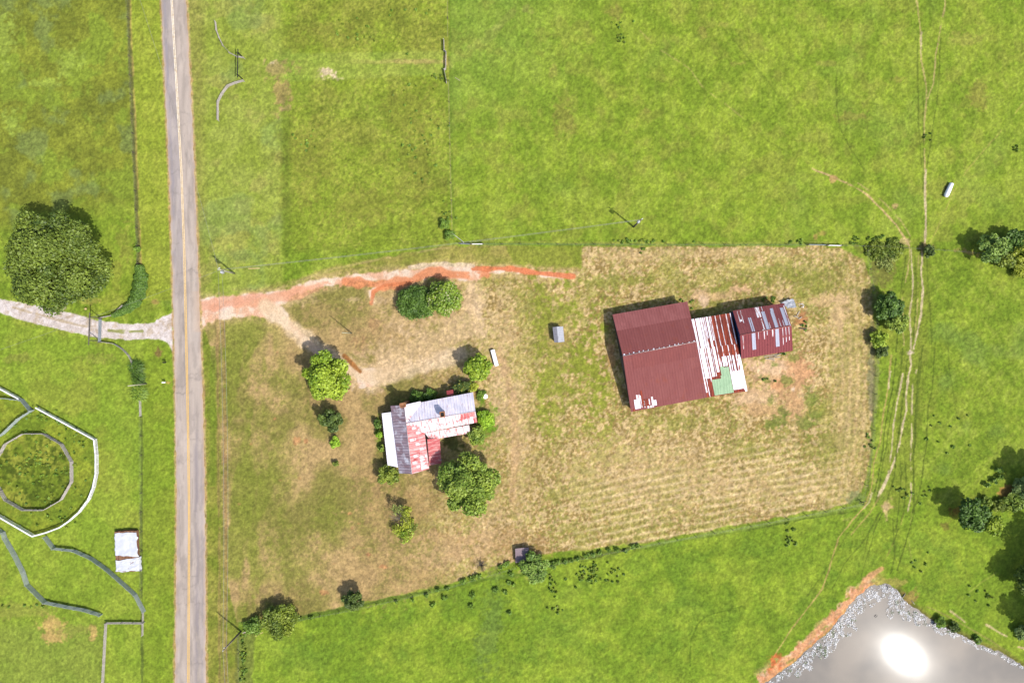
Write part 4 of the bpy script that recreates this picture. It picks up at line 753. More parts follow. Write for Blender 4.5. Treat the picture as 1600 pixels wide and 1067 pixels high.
for k in range(15):
    u = .02+k*.067+random.uniform(-.012, .012)
    for q in (qN,): panel(q, u, u+random.uniform(.008, .022), .0, random.uniform(.02, .045), M_WHITE, 'loose_flashing', barn, .05)
for u0, u1, v0, v1, mt in ((.06, .135, .80, .965, M_WHITE), (.095, .14, .72, .80, M_WR), (.14, .155, .74, .96, M_WR), (.155, .18, .66, .82, M_RUST), (.16, .25, .82, .95, M_RUST), (.18, .2, .84, .97, M_WR), (.245, .26, .83, .93, M_WHITE), (.285, .345, .87, .965, M_WHITE), (.285, .31, .8, .87, M_WR), (.22, .30, .95, .99, M_WR), (.03, .05, .95, 1, M_RUST)):
    panel(qS, u0, u1, v0, v1, mt, 'patch_sheet', barn, .03)
m = MB()
for s, e in ((NW, SW),):
    pass
m.box(((NW+SW)/2).to_3d()+Vector((.42, 0, -1.4)), .08, 3.4, 2.6, math.atan2((NW-SW).y, (NW-SW).x)-math.pi/2); m.build('door', plain('grey_barn_door', (150, 140, 128)), barn)
# --- lean-to in the middle
lc = A(1125, 555, 0); lt = thing('lean_to', 'middle shed with patchwork of white, rusty and pale green sheets between the maroon roofs', 'lean-to', (lc.x, lc.y, 0), 'joined farm buildings')
a0, a1, r0, r1, b0, b1 = A(1080, 499, 24), A(1142.5, 489, 25), A(1089, 545, 28), A(1153, 537, 29), A(1104.5, 621, 17), A(1168, 611, 17)
qa = (r0, r1, a1, a0); qb = (r0, r1, b1, b0)
slab(*qa, M_RUST, 'roof', lt); slab(*qb, M_RUST, 'roof', lt); walls(a0, a1, r0, r1, b0, b1, M_BARNW, lt, .35)
for u0, u1, v0, v1, mt in ((0, .07, 0, 1, M_WHITE), (.1, .2, .0, 1, M_WHITE), (.215, .25, 0, 1, M_WHITE), (.262, .31, 0, 1, M_WR), (.32, .335, .3, 1, M_WHITE), (.36, .41, 0, 1, M_WHITE), (.43, .46, .2, 1, M_WR), (.47, .49, 0, 1, M_WR), (.58, .6, 0, 1, M_WR), (.7, .715, 0, 1, M_WR), (.85, .875, 0, 1, M_WR), (.96, .98, 0, 1, M_WHITE)):
    panel(qa, u0, u1, v0, v1, mt, 'roof_sheet', lt)
for u0, u1, v0, v1, mt in ((0, .04, 0, .9, M_WHITE), (.06, .16, .0, .62, M_WHITE), (.18, .21, .0, .7, M_WR), (.235, .305, .0, .60, M_WHITE), (.33, .345, .02, .60, M_WR), (.37, .43, .0, .52, M_WHITE), (.47, .49, 0, .3, M_WR), (.6, .62, 0, .3, M_WR), (.74, .76, 0, .3, M_WR), (.9, .92, 0, .3, M_WR),
        (.46, .52, .25, .42, M_WR), (.55, .6, .22, .42, M_WHITE), (.615, .66, .22, .42, M_WHITE), (.69, .72, .22, .55, M_WHITE), (.745, .77, .22, .55, M_WR), (.80, .84, .22, .55, M_WHITE), (.885, .93, .22, .55, M_WR), (.94, 1.0, .22, .97, M_WHITE), (.07, .09, .62, 1, M_WR), (.68, .94, .55, .93, M_WHITE), (.95, .995, .55, 1.0, M_WHITE), (.46, .55, .42, .62, M_GREEN), (.55, .67, .44, .62, M_GREEN), (.20, .43, .66, .985, M_GREEN), (.43, .67, .6, .985, M_GREEN)):
    panel(qb, u0, u1, v0, v1, mt, 'roof_sheet', lt, .03+.012*random.random())
# --- right barn
rc_ = A(1200, 520, 0); rb_ = thing('small_barn', 'right-hand barn with maroon roof and narrow white skylight strips', 'barn', (rc_.x, rc_.y, 0), 'joined farm buildings')
n0, n1, k0, k1, s0, s1 = A(1145, 485.4, 28), A(1225, 473.6, 30), A(1156.3, 523.5, 44), A(1237, 509, 45), A(1158.5, 560.5, 27), A(1239, 548, 27)
qn = (k0, k1, n1, n0); qs = (k0, k1, s1, s0)
M_SKYL = roof_mat('skylight_strip', (206, 210, 230), (182, 186, 208), (.5, .75), 1, .3, rib=.6, ribcol=.05)
M_MARS = roof_mat('streaked_maroon_sheet', (154, 76, 80), (206, 130, 116), (.64, .72), 4.2, .5, rib=.62, c3=(132, 62, 70), amt3=(.56, .7))
slab(*qn, M_MARN, 'roof', rb_); slab(*qs, M_MARS, 'roof', rb_); walls(n0, n1, k0, k1, s0, s1, M_BLUE, rb_, .3)
m = MB(); m.tube([k0+Vector((0, 0, .03)), k1+Vector((0, 0, .03))], [.09, .09], 6); m.build('ridge_cap', plain('red_ridge', (180, 86, 80), (214, 150, 140), .6, 2), rb_, True)
for q, L in ((qn, ((.24, .265, .04, .62), (.275, .30, .04, .62), (.52, .585, .03, .78), (.69, .755, .04, .72), (.70, .76, .72, .86), (.89, .955, .05, .82))), (qs, ((.225, .295, .02, .70), (.68, .75, .02, .73)))):
    for u0, u1, v0, v1 in L: panel(q, u0, u1, v0, v1, M_SKYL, 'skylight', rb_)
for q, L in ((qn, ((.07, .085, .5, .96), (.13, .145, .45, .96), (.085, .13, .52, .60), (.42, .5, .56, .99), (.47, .49, .04, .5), (.44, .50, .02, .05), (.55, .56, .8, 1), (.6, .61, .05, .3), (.8, .81, .05, .4), (.86, .87, .05, .3), (.97, .985, 0, .9))), (qs, ((.05, .06, .05, .6), (.35, .36, .02, .3), (.46, .475, .02, .35), (.52, .53, .02, .2), (.62, .64, .02, .3), (.82, .83, .02, .7), (.88, .89, .02, .6), (.94, .95, .02, .55)))):
    for u0, u1, v0, v1 in L: panel(q, u0, u1, v0, v1, M_WR, 'rust_streak', rb_, .02)
# --- farmhouse
hc_ = A(665, 670, 0); hs = thing('farmhouse', 'old L-shaped farmhouse with bleached red and white tin roof', 'house', (hc_.x, hc_.y, 0))
e0, e1 = A(610, 633.8, 24), A(623.5, 739.3, 24); g0, g1 = A(631, 632.7, 42), A(643.7, 740.6, 42); f0, f1 = A(657, 627, 29), A(670.7, 732.5, 28)
slab(g0, g1, e1, e0, M_DARK, 'roof', hs); slab(g0, g1, f1, f0, M_RED, 'roof', hs); walls(e0, e1, g0, g1, f0, f1, M_WWOOD, hs, .35)
R0, R1 = A(635, 661, 41.6), A(742.7, 642.5, 41.6); N0, N1 = A(652, 629.6, 28), A(739, 612.8, 28); S0, S1 = A(650, 679, 29), A(745.7, 659.7, 29)
slab(R0, R1, N1, N0, M_NW, 'roof', hs); slab(R0, R1, S1, S0, M_PINK, 'roof', hs); walls(N0, N1, R0, R1, S0, S1, M_WWOOD, hs, .4)
panel((g0, g1, f1, f0), .0, .17, .02, .99, M_NW, 'patch_sheet', hs, .02); panel((g0, g1, f1, f0), .17, .30, .02, .6, M_PINK, 'patch_sheet', hs, .02); panel((g0, g1, f1, f0), .78, .985, .55, .985, M_PINK, 'patch_sheet', hs, .02)
for u0, v0, v1 in ((.34, .3, .5), (.42, .5, .8), (.5, .1, .45), (.58, .4, .7), (.66, .6, .95), (.74, .2, .5), (.83, .1, .4), (.9, .3, .5)): panel((g0, g1, f1, f0), u0, u0+.045, v0, v1, M_PINK, 'patch_sheet', hs, .025)
# porches: white west, red east, pinkish south-east
w0, w1 = A(596.5, 645.8, 18), A(605.5, 726.5, 18); w2, w3 = A(612.3, 643.6, 22.4), A(622, 730, 22.4)
slab(w2, w3, w1, w0, M_PORCH, 'porch_roof', hs)
p0, p1 = A(667.5, 686, 27), A(671, 727.3, 27); p2, p3 = A(687, 684, 19), A(689.5, 723.5, 19)
slab(p0, p1, p3, p2, M_RED2, 'porch_roof', hs, lift=-.02)
q0, q1 = A(664, 676.8, 28), A(733, 664, 28); q2, q3 = A(672, 687.5, 20), A(734.5, 676.7, 20)
slab(q0, q1, q3, q2, M_PINK, 'porch_roof', hs, lift=-.03)
panel((R0, R1, S1, S0), .905, .945, .42, .98, M_WHITE, 'patch_sheet', hs, .04)
panel((R0, R1, S1, S0), .93, 1.0, .55, .99, M_RED2, 'patch_sheet', hs, .025)
panel((R0, R1, S1, S0), .78, .99, .02, .5, M_RED, 'patch_sheet', hs, .02)
for a, b in ((R0, R1), (g0, g1)):
    m = MB(); m.tube([a+Vector((0, 0, .02)), b+Vector((0, 0, .02))], [.07, .07], 6); m.build('ridge_cap', M_ROOFTRIM, hs, True)
m = MB(); v0_, v1_ = A(639, 656, 42), A(686, 685, 20); m.tube([v0_+Vector((0, 0, .05)), A(663, 673, 29.5)+Vector((0, 0, .1))], [.08, .08], 5); m.build('valley_flashing', M_ROOFTRIM, hs, True)
for pts in ((w0, w1, 6), (p2, p3, 3), (q2, q3, 5)):
    a, b, n = pts
    for k in range(n):
        p = a.lerp(b, (k+.15)/(n-.7)); m = MB(); m.box((p.x+(.25 if a is w0 else -.2), p.y+(0 if a is not q2 else .25), p.z/2-.1), .14, .14, p.z-.1); m.build('porch_post', M_FRAME, hs)
m = MB(); cW = (w0+w1+w2+w3)/4; m.box((cW.x+.1, cW.y, .25), 1.9, 11.6, .3, math.atan2((w0-w1).y, (w0-w1).x)-math.pi/2); m.build('porch_floor', M_WWOOD, hs)
# chimneys
for x, y, h, hb, sz in ((629, 633.2, 51, 0, 1.15), (691, 647.5, 51, 30, .95)):
    c = A(x, y, h); rot = .17; z0 = hb*S; m = MB(); sx, sy, wl_ = sz, sz*(.75 if hb == 0 else 1.15), .2
    if hb == 0: m.box((c.x, c.y, (c.z+z0)/2), sx*.98-.02, sy*.98-.02, c.z-z0-.5, rot)
    else: m.box((c.x, c.y, (c.z+z0)/2-.25), sx*.98-.02, sy*.98-.02, c.z-z0-.5, rot)
    for ox, oy, ax, ay in ((0, sy/2, sx+.1, wl_), (0, -sy/2, sx+.1, wl_), (sx/2, 0, wl_, sy-wl_), (-sx/2, 0, wl_, sy-wl_)):
        cc = Vector((c.x, c.y, c.z-.25))+Vector((math.cos(rot)*ox-math.sin(rot)*oy, math.sin(rot)*ox+math.cos(rot)*oy, 0)); m.box(cc, ax-.004, ay, .5, rot)
    ch = m.build('chimney', M_BRICK, hs); m = MB(); m.box((c.x, c.y, c.z-.36), sx-wl_-.02, sy-wl_-.02, .05, rot); m.build('flue', M_SOOT, ch)
# small red-roofed stoop on the north wall
s = [A(697.5, 610.5, 19), A(708, 608.7, 19), A(708.6, 617.4, 22), A(698.6, 618.4, 22)]; slab(s[3], s[2], s[1], s[0], plain('red_stoop_roof', (206, 92, 92), (186, 78, 80), .6), 'stoop_roof', hs)
for q in (s[0], s[1]):
    m = MB(); m.box((q.x+(.15 if q is s[0] else -.15), q.y-.15, q.z/2-.1), .12, .12, q.z-.1); m.build('porch_post', M_FRAME, hs)
# windows and doors under the eaves
def wall_piece(E, F, u, wd, z0, z1, mat, name, out, par=hs, frame=True):
    E, F = Vector(E), Vector(F); p = E.lerp(F, u); d = (F-E); d.z = 0; d.normalize(); n = Vector((-d.y, d.x, 0)); n = n if n.dot(out) > 0 else -n
    p = p-n*(.35*1.0)+n*.06; an = math.atan2(d.y, d.x); pr = par
    if frame:
        m = MB(); m.box((p.x, p.y, (z0+z1)/2), wd+.24, .10, z1-z0+.24, an); f = m.build(name, M_FRAME, par); m = MB(); q = p+n*.05; m.box((q.x, q.y, (z0+z1)/2), wd, .06, z1-z0, an); m.build('pane', mat, f)
    else:
        m = MB(); m.box((p.x, p.y, (z0+z1)/2), wd, .12, z1-z0, an); m.build(name, mat, par)
for u in (.16, .36, .7, .88): wall_piece(e0, e1, u, .9, 1.1, 2.7, M_GLASS, 'window', Vector((-1, 0, 0)))
wall_piece(e0, e1, .53, 1.0, .4, 2.5, M_DOOR, 'door', Vector((-1, 0, 0)), frame=False)
for u in (.3, .55, .8): wall_piece(N0, N1, u, .9, 1.4, 2.9, M_GLASS, 'window', Vector((0, 1, 0)))
for u in (.75,): wall_piece(e1, f1, u, .9, 1.1, 2.7, M_GLASS, 'window', Vector((0, -1, 0)))
for u in (.3, .7): wall_piece(N1, S1, u, .9, 1.4, 2.9, M_GLASS, 'window', Vector((1, 0, 0)))
# --- little well house
t = thing('pump_house', 'tiny shed with pale grey metal roof standing in the stubble', 'shed', tuple(A(872, 522, 0)))
a, b, c, d, e, f = A(863.4, 511.2, 12), A(879.8, 510, 12), A(882, 534, 12), A(866.2, 535, 12), A(870, 510.3, 15), A(872.4, 535, 15)
slab(e, f, c, b, M_GREY_LIT, 'roof', t, .05); slab(e, f, d, a, M_GREY_SHADED, 'roof', t, .05); walls(a, d, e, f, b, c, plain('shed_boards', (150, 148, 146)), t, .2, .08)
m = MB(); q = (c+d)/2; m.box((q.x, q.y+.16, .8), .8, .06, 1.5, 0); m.build('door', M_DOOR, t)
# --- flat-roofed run-in shed on the boundary
t = thing('field_shelter', 'low flat grey roofed shelter on the south boundary under the blue green bush', 'shelter', tuple(A(816, 868, 0)))
a, b, c, d = A(805, 857, 9), A(826, 855, 9), A(829, 878, 7), A(805.5, 879, 7); slab(a, b, c, d, plain('greyish_lilac_roofing', (172, 152, 158), (154, 134, 142), .85, .4), 'roof', t, .08)
for q in (a, b, c, d):
    v = Vector((816, 0, 0)); w_ = (A(816, 868, 0)-q); w_.z = 0; w_.normalize(); p = q+w_*.35; m = MB(); m.box((p.x, p.y, p.z/2-.06), .12, .12, p.z-.06); m.build('post', M_BARNW, t)
# ============================================================ FENCES
M_WB = plain('white_board', (255, 255, 255), (250, 246, 244), .6, 1.2); M_GB = plain('grey_green_mesh_board', (212, 222, 214), (180, 196, 188), .8, 1); M_GW = plain('weathered_grey_board', (240, 230, 222), (206, 194, 184), .85, 1.5); M_POST = plain('fence_post_wood', (142, 130, 112), (104, 92, 78)); M_WIRE = plain('galvanised_wire', (190, 188, 184), (150, 148, 144), .5)
M_BLK = plain('black_iron', (26, 26, 26), (16, 16, 16), .5); M_STEEL = plain('grey_steel', (168, 176, 184), (140, 150, 158), .45)
_post_cache = {}
def fence(name, label, pts, h, rails, mat, pmat=None, spacing=2.4, group=None, bh=.14, th=.04, top=False, hp=0.0, closed=False, cat='fence', pw=.11):
    """pts: photo-map points of the line seen at height hp; rails: number of boards"""
    P = [at(x, y, hp) for x, y in pts]; P = [Vector((p.x, p.y, 0)) for p in P]
    if closed: P.append(P[0])
    t = thing(name, label, cat, tuple(P[len(P)//2]), group); hh = h*S
    for k in range(rails):
        z = hh*(k+1)/rails-bh/2; m = MB()
        for a, b in zip(P[:-1], P[1:]): m.beam(a+Vector((0, 0, z)), b+Vector((0, 0, z)), th, bh)
        if top and k == rails-1:
            for a, b in zip(P[:-1], P[1:]): m.beam(a+Vector((0, 0, hh+.05)), b+Vector((0, 0, hh+.05)), .30, .05)
        m.build('rail', mat, t)
    src = None; done = 0
    for i, (a, b) in enumerate(zip(P[:-1], P[1:])):
        L = (b-a).length; n = max(1, round(L/spacing))
        for k in range(n+(1 if i == len(P)-2 and not closed else 0)):
            if done >= 100: break
            p = a.lerp(b, k/n); off = Vector(((b-a).y, -(b-a).x, 0)).normalized()*(pw/2+th/2+.003)
            if src is None:
                m = MB(); m.box((t.location.x, t.location.y, hh/2-.1), pw, pw, hh+.2); src = m.build('post', pmat or mat, t); o = src
            else: o = src.copy(); COL.objects.link(o); o.parent = t
            o.location = (p.x+off.x-t.location.x, p.y+off.y-t.location.y, 0); done += 1
    return t
GP = 'paddock fences west of the road'
fence('board_fence', 'white plank fence at the far left edge above the pens', [(-60, 576), (0, 608), (29, 623.5)], 9, 4, M_WB, hp=9, top=True, group=GP)
fence('board_fence', 'white plank fence curving round the east side of the round pen', [(55, 637), (101, 662), (146.5, 687), (149, 712), (149, 740), (144.5, 762), (137, 781), (122, 801), (106, 815), (93, 824), (72, 832), (50, 838), (0, 809), (-60, 775)], 9, 4, M_WB, hp=9, top=True, group=GP)
fence('panel_fence', 'grey green mesh gate panel joining the two white plank fences', [(29, 624), (44, 642)], 11, 9, M_GB, hp=11, group=GP)
fence('panel_fence', 'grey mesh divider running left from the gap in the white fence', [(46, 642), (25, 655), (0, 679), (-50, 710)], 11, 7, M_GB, hp=11, group=GP)
fence('panel_fence', 'short grey panel line above the divider at the left edge', [(-50, 624), (0, 622.5), (28, 626)], 8, 4, M_GB, hp=9, group=GP)
ring = [(49+62*math.cos(math.radians(a)), 738+62*math.sin(math.radians(a))) for a in range(-75, 285, 30)]
fence('round_pen', 'round training pen of weathered grey boards full of weeds', ring, 9, 6, M_GW, hp=9, closed=True, cat='round pen', bh=.13)
fence('panel_fence', 'long grey green panel fence descending from the left edge', [(-30, 815), (0, 833), (3, 842), (18, 868), (31.5, 895), (38, 915), (48, 925), (66, 943), (100, 950), (128, 955), (154, 963)], 11, 7, M_GB, hp=11, group=GP)
fence('panel_fence', 'curved grey green panel fence below the round pen, ending near the road', [(66, 840), (80, 858.5), (112, 862), (139, 874), (163, 891), (187, 912), (208, 931), (222, 958)], 11, 7, M_GB, hp=11, group=GP)
fence('panel_fence', 'short straight fence stub at the roadside corner of the paddocks', [(222, 958), (221, 994)], 6, 3, M_GW, hp=6, group=GP)
fence('panel_fence', 'grey fence running down from the paddock corner to the lower edge', [(222, 975), (187, 974.5), (163, 975), (161, 1012), (158, 1067), (156, 1130)], 8, 5, M_GW, hp=8, group=GP)
GE = 'curved entrance wing fences'
fence('wing_fence', 'upper curved grey wing fence of the empty field entrance', [(335, 32), (336.5, 46), (341, 58), (347, 70), (357, 81), (368, 87), (380, 89)], 7, 4, M_GW, hp=7, group=GE, cat='fence')
fence('wing_fence', 'lower curved grey wing fence of the empty field entrance', [(338.5, 187), (338.5, 158), (345, 145), (354, 133), (366, 128), (379, 124.5)], 8, 5, M_GW, hp=8, group=GE, cat='fence')
fence('wing_fence', 'curved dark grey wing fence south of the gravel drive gate', [(158, 534), (170, 535.5), (180, 537), (192, 544), (202, 554), (208, 564), (210, 575)], 7, 4, M_GW, group=GE, cat='fence')
fence('wing_fence', 'wing fence north of the gravel drive gate running into the hedge', [(157, 497), (166, 495), (175, 493.5), (184, 487), (194, 477)], 7, 4, M_GW, group=GE, cat='fence')
fence('board_fence', 'short grey board section below the spiky grasses', [(217, 626), (217.5, 650)], 7, 4, M_GW, hp=7, group=None)
def wire_fence(label, pts, h=8, wires=4, group='wire fences', sp=4.5, wr=.003):
    P = [G(x, y) for x, y in pts]; t = thing('wire_fence', label, 'wire fence', tuple(P[len(P)//2]), group)
    for k in range(wires):
        m = MB(); z = h*S*(k+1)/wires-.04
        for a, b in zip(P[:-1], P[1:]): m.beam(a+Vector((0, 0, z)), b+Vector((0, 0, z)), wr*2, wr*2)
        m.build('wire', M_WIRE, t)
    src = None; cnt = 0
    for a, b in zip(P[:-1], P[1:]):
        n = max(1, round((b-a).length/sp))
        for k in range(n):
            if cnt >= 100: break
            p = a.lerp(b, k/n); cnt += 1
            if src is None: m = MB(); m.box((t.location.x, t.location.y, h*S/2-.05), .1, .1, h*S+.15); src = m.build('post', M_POST, t); o = src
            else: o = src.copy(); COL.objects.link(o); o.parent = t
            o.location = (p.x-t.location.x+.07, p.y-t.location.y+.07, 0)
wire_fence('weedy wire fence beside the road west verge, upper left', [(x, y) for x, y in FL if y > -100]+[(217, 470)])
wire_fence('wire fence running down beside the road below the spiky grasses', [(221, 652), (221.5, 800), (222, 950)])
wire_fence('north-south wire fence between the paddock and the big pasture', [(699, -60), (699.5, 60)]); wire_fence('lower north-south wire fence down to the corner brace', [(701, 128), (704, 260), (707, 368)])
wire_fence('east-west wire fence along the north side of the lot', [(755, 382), (900, 382.5), (1100, 383), (1262, 383)])
wire_fence('wire fence east of the double gates toward the trail crossing', [(1313, 384), (1380, 386), (1450, 390), (1530, 396), (1570, 410), (1630, 440)])
wire_fence('wire fence down the east side of the stubble field', [(1352, 392), (1368, 480), (1370, 560), (1362, 700), (1346, 786)])
wire_fence('wire fence along the south side of the stubble field', [(1346, 787), (1200, 816), (1000, 853), (850, 884)]); wire_fence('wire fence along the south edge of the yard', [(806, 886), (700, 917), (560, 950), (440, 972), (380, 985)])
wire_fence('overgrown wire fence running off the lower edge by the road', [(374, 990), (375, 1130)])
# gates
def gate(label, a, b, h, mat, group='farm gates', bars=5):
    P = G(*a), G(*b); t = thing('farm_gate', label, 'gate', tuple((P[0]+P[1])/2), group); hh = h*S
    m = MB()
    for k in range(bars):
        z = Vector((0, 0, .25+(hh-.25)*k/(bars-1))); m.tube([P[0]+z, P[1]+z], [.04, .04], 6)
    for f in (0, .33, .66, 1): p = P[0].lerp(P[1], f); m.tube([p+Vector((0, 0, .2)), p+Vector((0, 0, hh+.03))], [.035, .035], 6)
    m.build('gate_frame', mat, t)
    for p in P:
        m = MB(); d = (P[1]-P[0]).normalized()*.16; q = p+(d if p is P[1] else -d); m.tube([q-Vector((0, 0, .2)), q+Vector((0, 0, hh+.25))], [.1, .1], 8); m.build('post', M_POST, t)
gate('grey pipe gate across the gravel drive', (159.5, 499), (158.5, 534), 9, M_STEEL, bars=9)
gate('left grey gate of the pair on the north fence', (1262, 383), (1288, 383.5), 8, M_STEEL); gate('right white gate of the pair on the north fence', (1292, 384), (1312, 384.5), 8, M_WB)
gate('white gate at the corner of the north fence', (737, 382), (754, 382), 8, M_WB); gate('grey gate next to the white one at the north fence corner', (720, 381.5), (736, 382), 7, M_STEEL)
fence('corner_brace', 'pale diagonal board brace at the wire fence corner', [(706, 364), (724, 378)], 7, 2, M_WB, hp=7, cat='fence brace')
fence('gate_line', 'wooden board fence with gate closing the grassy lane', [(693.5, 62), (694, 79), (697, 81), (696.5, 108), (694, 109), (698, 129)], 8, 5, M_GW, hp=4, cat='fence')
def portal(label, a, b, ov, h, mat):
    A0, B0 = G(*a), G(*b); t = thing('entrance_arch', label, 'entrance arch', tuple((A0+B0)/2), 'ranch entrance arches'); d = (B0-A0).normalized(); z = Vector((0, 0, h*S))
    for p in (A0, B0): m = MB(); m.tube([p-Vector((0, 0, .3)), p+z], [.11, .1], 8); m.build('post', mat, t)
    m = MB(); m.tube([A0-d*ov+z, B0+d*ov+z], [.12, .12], 8); m.build('crossbar', mat, t)
M_CREO = plain('creosote_pole', (120, 112, 104), (86, 78, 70))
portal('tall timber arch over the gravel drive gate', (157.5, 496.5), (156.5, 532), 1.0, 29, M_CREO); portal('tall dark timber arch at the empty field entrance', (379.5, 90), (379, 124), .7, 20, M_BLK)
# ============================================================ POLES AND WIRES
M_POLE = plain('utility_pole_wood', (168, 156, 142), (120, 108, 96)); M_INS = plain('white_porcelain', (255, 255, 255), (252, 252, 252), .3); M_TRAN = plain('transformer_paint', (226, 230, 236), (204, 208, 216), .4); M_PALE = plain('bleached_pole', (226, 224, 190), (200, 196, 160))
tops = {}
def pole(key, label, base, h, gear=0, mat=None, r=.19, ang=0, cat='utility pole'):
    b = G(*base); t = thing('utility_pole', label, cat, tuple(b), 'utility poles'); z = h*S
    m = MB(); m.tube([b-Vector((0, 0, .4)), b+Vector((0, 0, z/2)), b+Vector((0, 0, z))], [r*1.25, r, r*.75], 9); m.build('pole_shaft', mat or M_POLE, t, True)
    tops[key] = b+Vector((0, 0, z)); ca = Vector((math.cos(ang), math.sin(ang), 0))
    if gear:
        m = MB(); m.tube([b+Vector((0, 0, z)), b+Vector((0, 0, z+.3))], [.09, .06], 7); m.build('insulator', M_INS, t, True)
        m = MB(); q = b+ca*.32+Vector((0, 0, z-.7)); m.tube([q-Vector((0, 0, .1)), q+Vector((0, 0, .3))], [.08, .06], 7); m.build('insulator', M_INS, t, True)
    if gear > 1:
        q = b-ca*.5+Vector((0, 0, z-2.2)); m = MB(); m.tube([q, q+Vector((0, 0, .1)), q+Vector((0, 0, 1.0)), q+Vector((0, 0, 1.15))], [.24, .34, .34, .22], 14); tr = m.build('transformer', M_TRAN, t, True)
        m = MB(); m.tube([q+Vector((0, 0, 1.1)), q+Vector((0, 0, 1.5))], [.07, .05], 7); m.build('bushing', M_INS, tr, True)
        m = MB(); q2 = b+ca*.5+Vector((0, 0, z-1.0)); m.beam(b+Vector((0, 0, z-1.0)), q2, .08, .08); m.tube([q2-Vector((0, 0, .3)), q2+Vector((0, 0, .3))], [.06, .06], 6); m.build('fuse_cutout', M_INS, t)
pole('A', 'utility pole with white transformer beside the clay drive entrance', (366, 427), 58, 2, M_PALE, ang=1.9)
pole('B', 'utility pole leaning over the wheel ruts at the bottom left of the yard', (376.5, 986), 66, 1, ang=1.6)
pole('C', 'utility pole with transformer in the big pasture north of the barns', (990, 354.5), 66, 2, ang=.6)
pole('D', 'bare service pole alone in the middle of the drive loop', (549.5, 520.5), 60, 0, M_PALE, r=.11)
pole('E', 'pale bleached pole among the spiky roadside grasses', (229, 599.5), 52, 0, M_PALE, r=.15)
off = {'N': at(195, -70, 60), 'S': at(352, 1180, 62), 'W': at(-130, 590, 45), 'CN': at(930, 200, 60)}
def wire(label, a, b, sag, r=.025, dz=0, n=14):
    P = [a.lerp(b, k/n)-Vector((0, 0, sag*4*(k/n)*(1-k/n)-dz)) for k in range(n+1)]; m = MB(); m.tube(P, [r]*(n+1), 5); c = P[n//2]
    tag(m.build('power_line', M_WIRE, None, True, c), label, 'power line', 'overhead power lines')
sh = Vector((.45, 0, 0))
wire('left wire of the pair along the wheel ruts', tops['A']+Vector((0, 0, .2)), tops['B']+Vector((0, 0, .25)), 1.6); wire('right wire of the pair along the wheel ruts', tops['A']+sh-Vector((0, 0, .9)), tops['B']+sh-Vector((0, 0, .5)), 1.9)
wire('left wire leaving the lower edge beside the road', tops['B']+Vector((0, 0, .25)), off['S'], .8); wire('right wire leaving the lower edge beside the road', tops['B']+sh-Vector((0, 0, .5)), off['S']+sh, .9)
wire('long wire sweeping from the roadside pole to the pasture pole', tops['A']-Vector((0, 0, .3)), tops['C'], 2.4, .028); wire('lower long wire from the roadside pole to the pasture pole', tops['A']-Vector((0, 0, 1.3)), tops['C']-Vector((0, 0, 1)), 2.8, .022)
wire('wire from the roadside pole north over the road', tops['A'], off['N'], 2.0, .022); wire('wire crossing the road toward the left edge', tops['A']-Vector((0, 0, 1)), off['W'], 1.8, .02)
# ============================================================ SMALL THINGS
# tarped stack
cs = [A(181.5, 828, 0), A(218, 826, 0), A(222, 890, 0), A(184.5, 893, 0)]; c = sum(cs, Vector())/4
st = thing('lumber_stack', 'long stack of brown boards under white tarps on the west lawn', 'lumber stack', (c.x, c.y, 0)); M_BRD = plain('brown_board', (176, 130, 96), (126, 84, 62), .85, 2)
dy = (cs[0]-cs[3]).normalized(); dx = (cs[1]-cs[0]).normalized(); L_x = 5.2; L_y = 9.2
for k in range(7):
    m = MB()
    for j in range(3):
        p = c+dx*(-L_x/2+.35+k*.74+random.uniform(-.04, .04)); a = p-dy*(L_y/2+random.uniform(-.1, .15)); b = p+dy*(L_y/2+random.uniform(0, .3)); z = Vector((0, 0, .2+j*.36)); m.beam(a+z, b+z, .66, .32)
    m.build('board', M_BRD, st)
def tarp(label, u0, u1, v0, v1, seed):
    n = 34; uu = np.linspace(0, 1, n); U2, V2 = np.meshgrid(uu, uu); q0_ = np.array(c-dx*(L_x/2+.25)+dy*(L_y/2+.25)); ex = np.array(dx)*(L_x+.5); ey = -np.array(dy)*(L_y+.5)
    ue = u0+(u1-u0)*U2; ve = v0+(v1-v0)*V2; ue = ue+(vn(V2*60, U2*0, 9, seed)-.5)*.05*(np.abs(U2-.5)*2)**4; ve = ve+(vn(U2*60, V2*0, 10, seed+1)-.5)*.035*(np.abs(V2-.5)*2)**4+((U2-.5)*(-.05 if seed == 2 else .06))*((1-V2) if seed == 2 else V2)
    P3 = q0_+ex*ue[..., None]+ey*ve[..., None]; z = 1.14+(fbm(U2*80, V2*80, 16, seed, 4)-.4)*.34; sk = np.minimum.reduce([ue, 1-ue, ve, 1-ve]); z = np.where(sk < .035, z*np.clip(sk/.035, .12, 1)+.05, z); P3[..., 2] = z
    i2 = np.arange(n*n).reshape(n, n); f = np.stack([i2[1:, :-1], i2[1:, 1:], i2[:-1, 1:], i2[:-1, :-1]], -1).reshape(-1, 4); pp = P3.reshape(-1, 3); o = raw_mesh('tarp', pp-np.array(c), f, plain('white_tarp', (246, 248, 255), (232, 236, 250), .45, .6)); o.location = c; tag(o, label, 'tarp', 'white tarps')
tarp('upper wrinkled white tarp on the stack of brown boards', .0, .96, .045, .605, 1); tarp('lower white tarp on the stack of brown boards, nearest the bottom', .02, 1.0, .68, 1.01, 2)
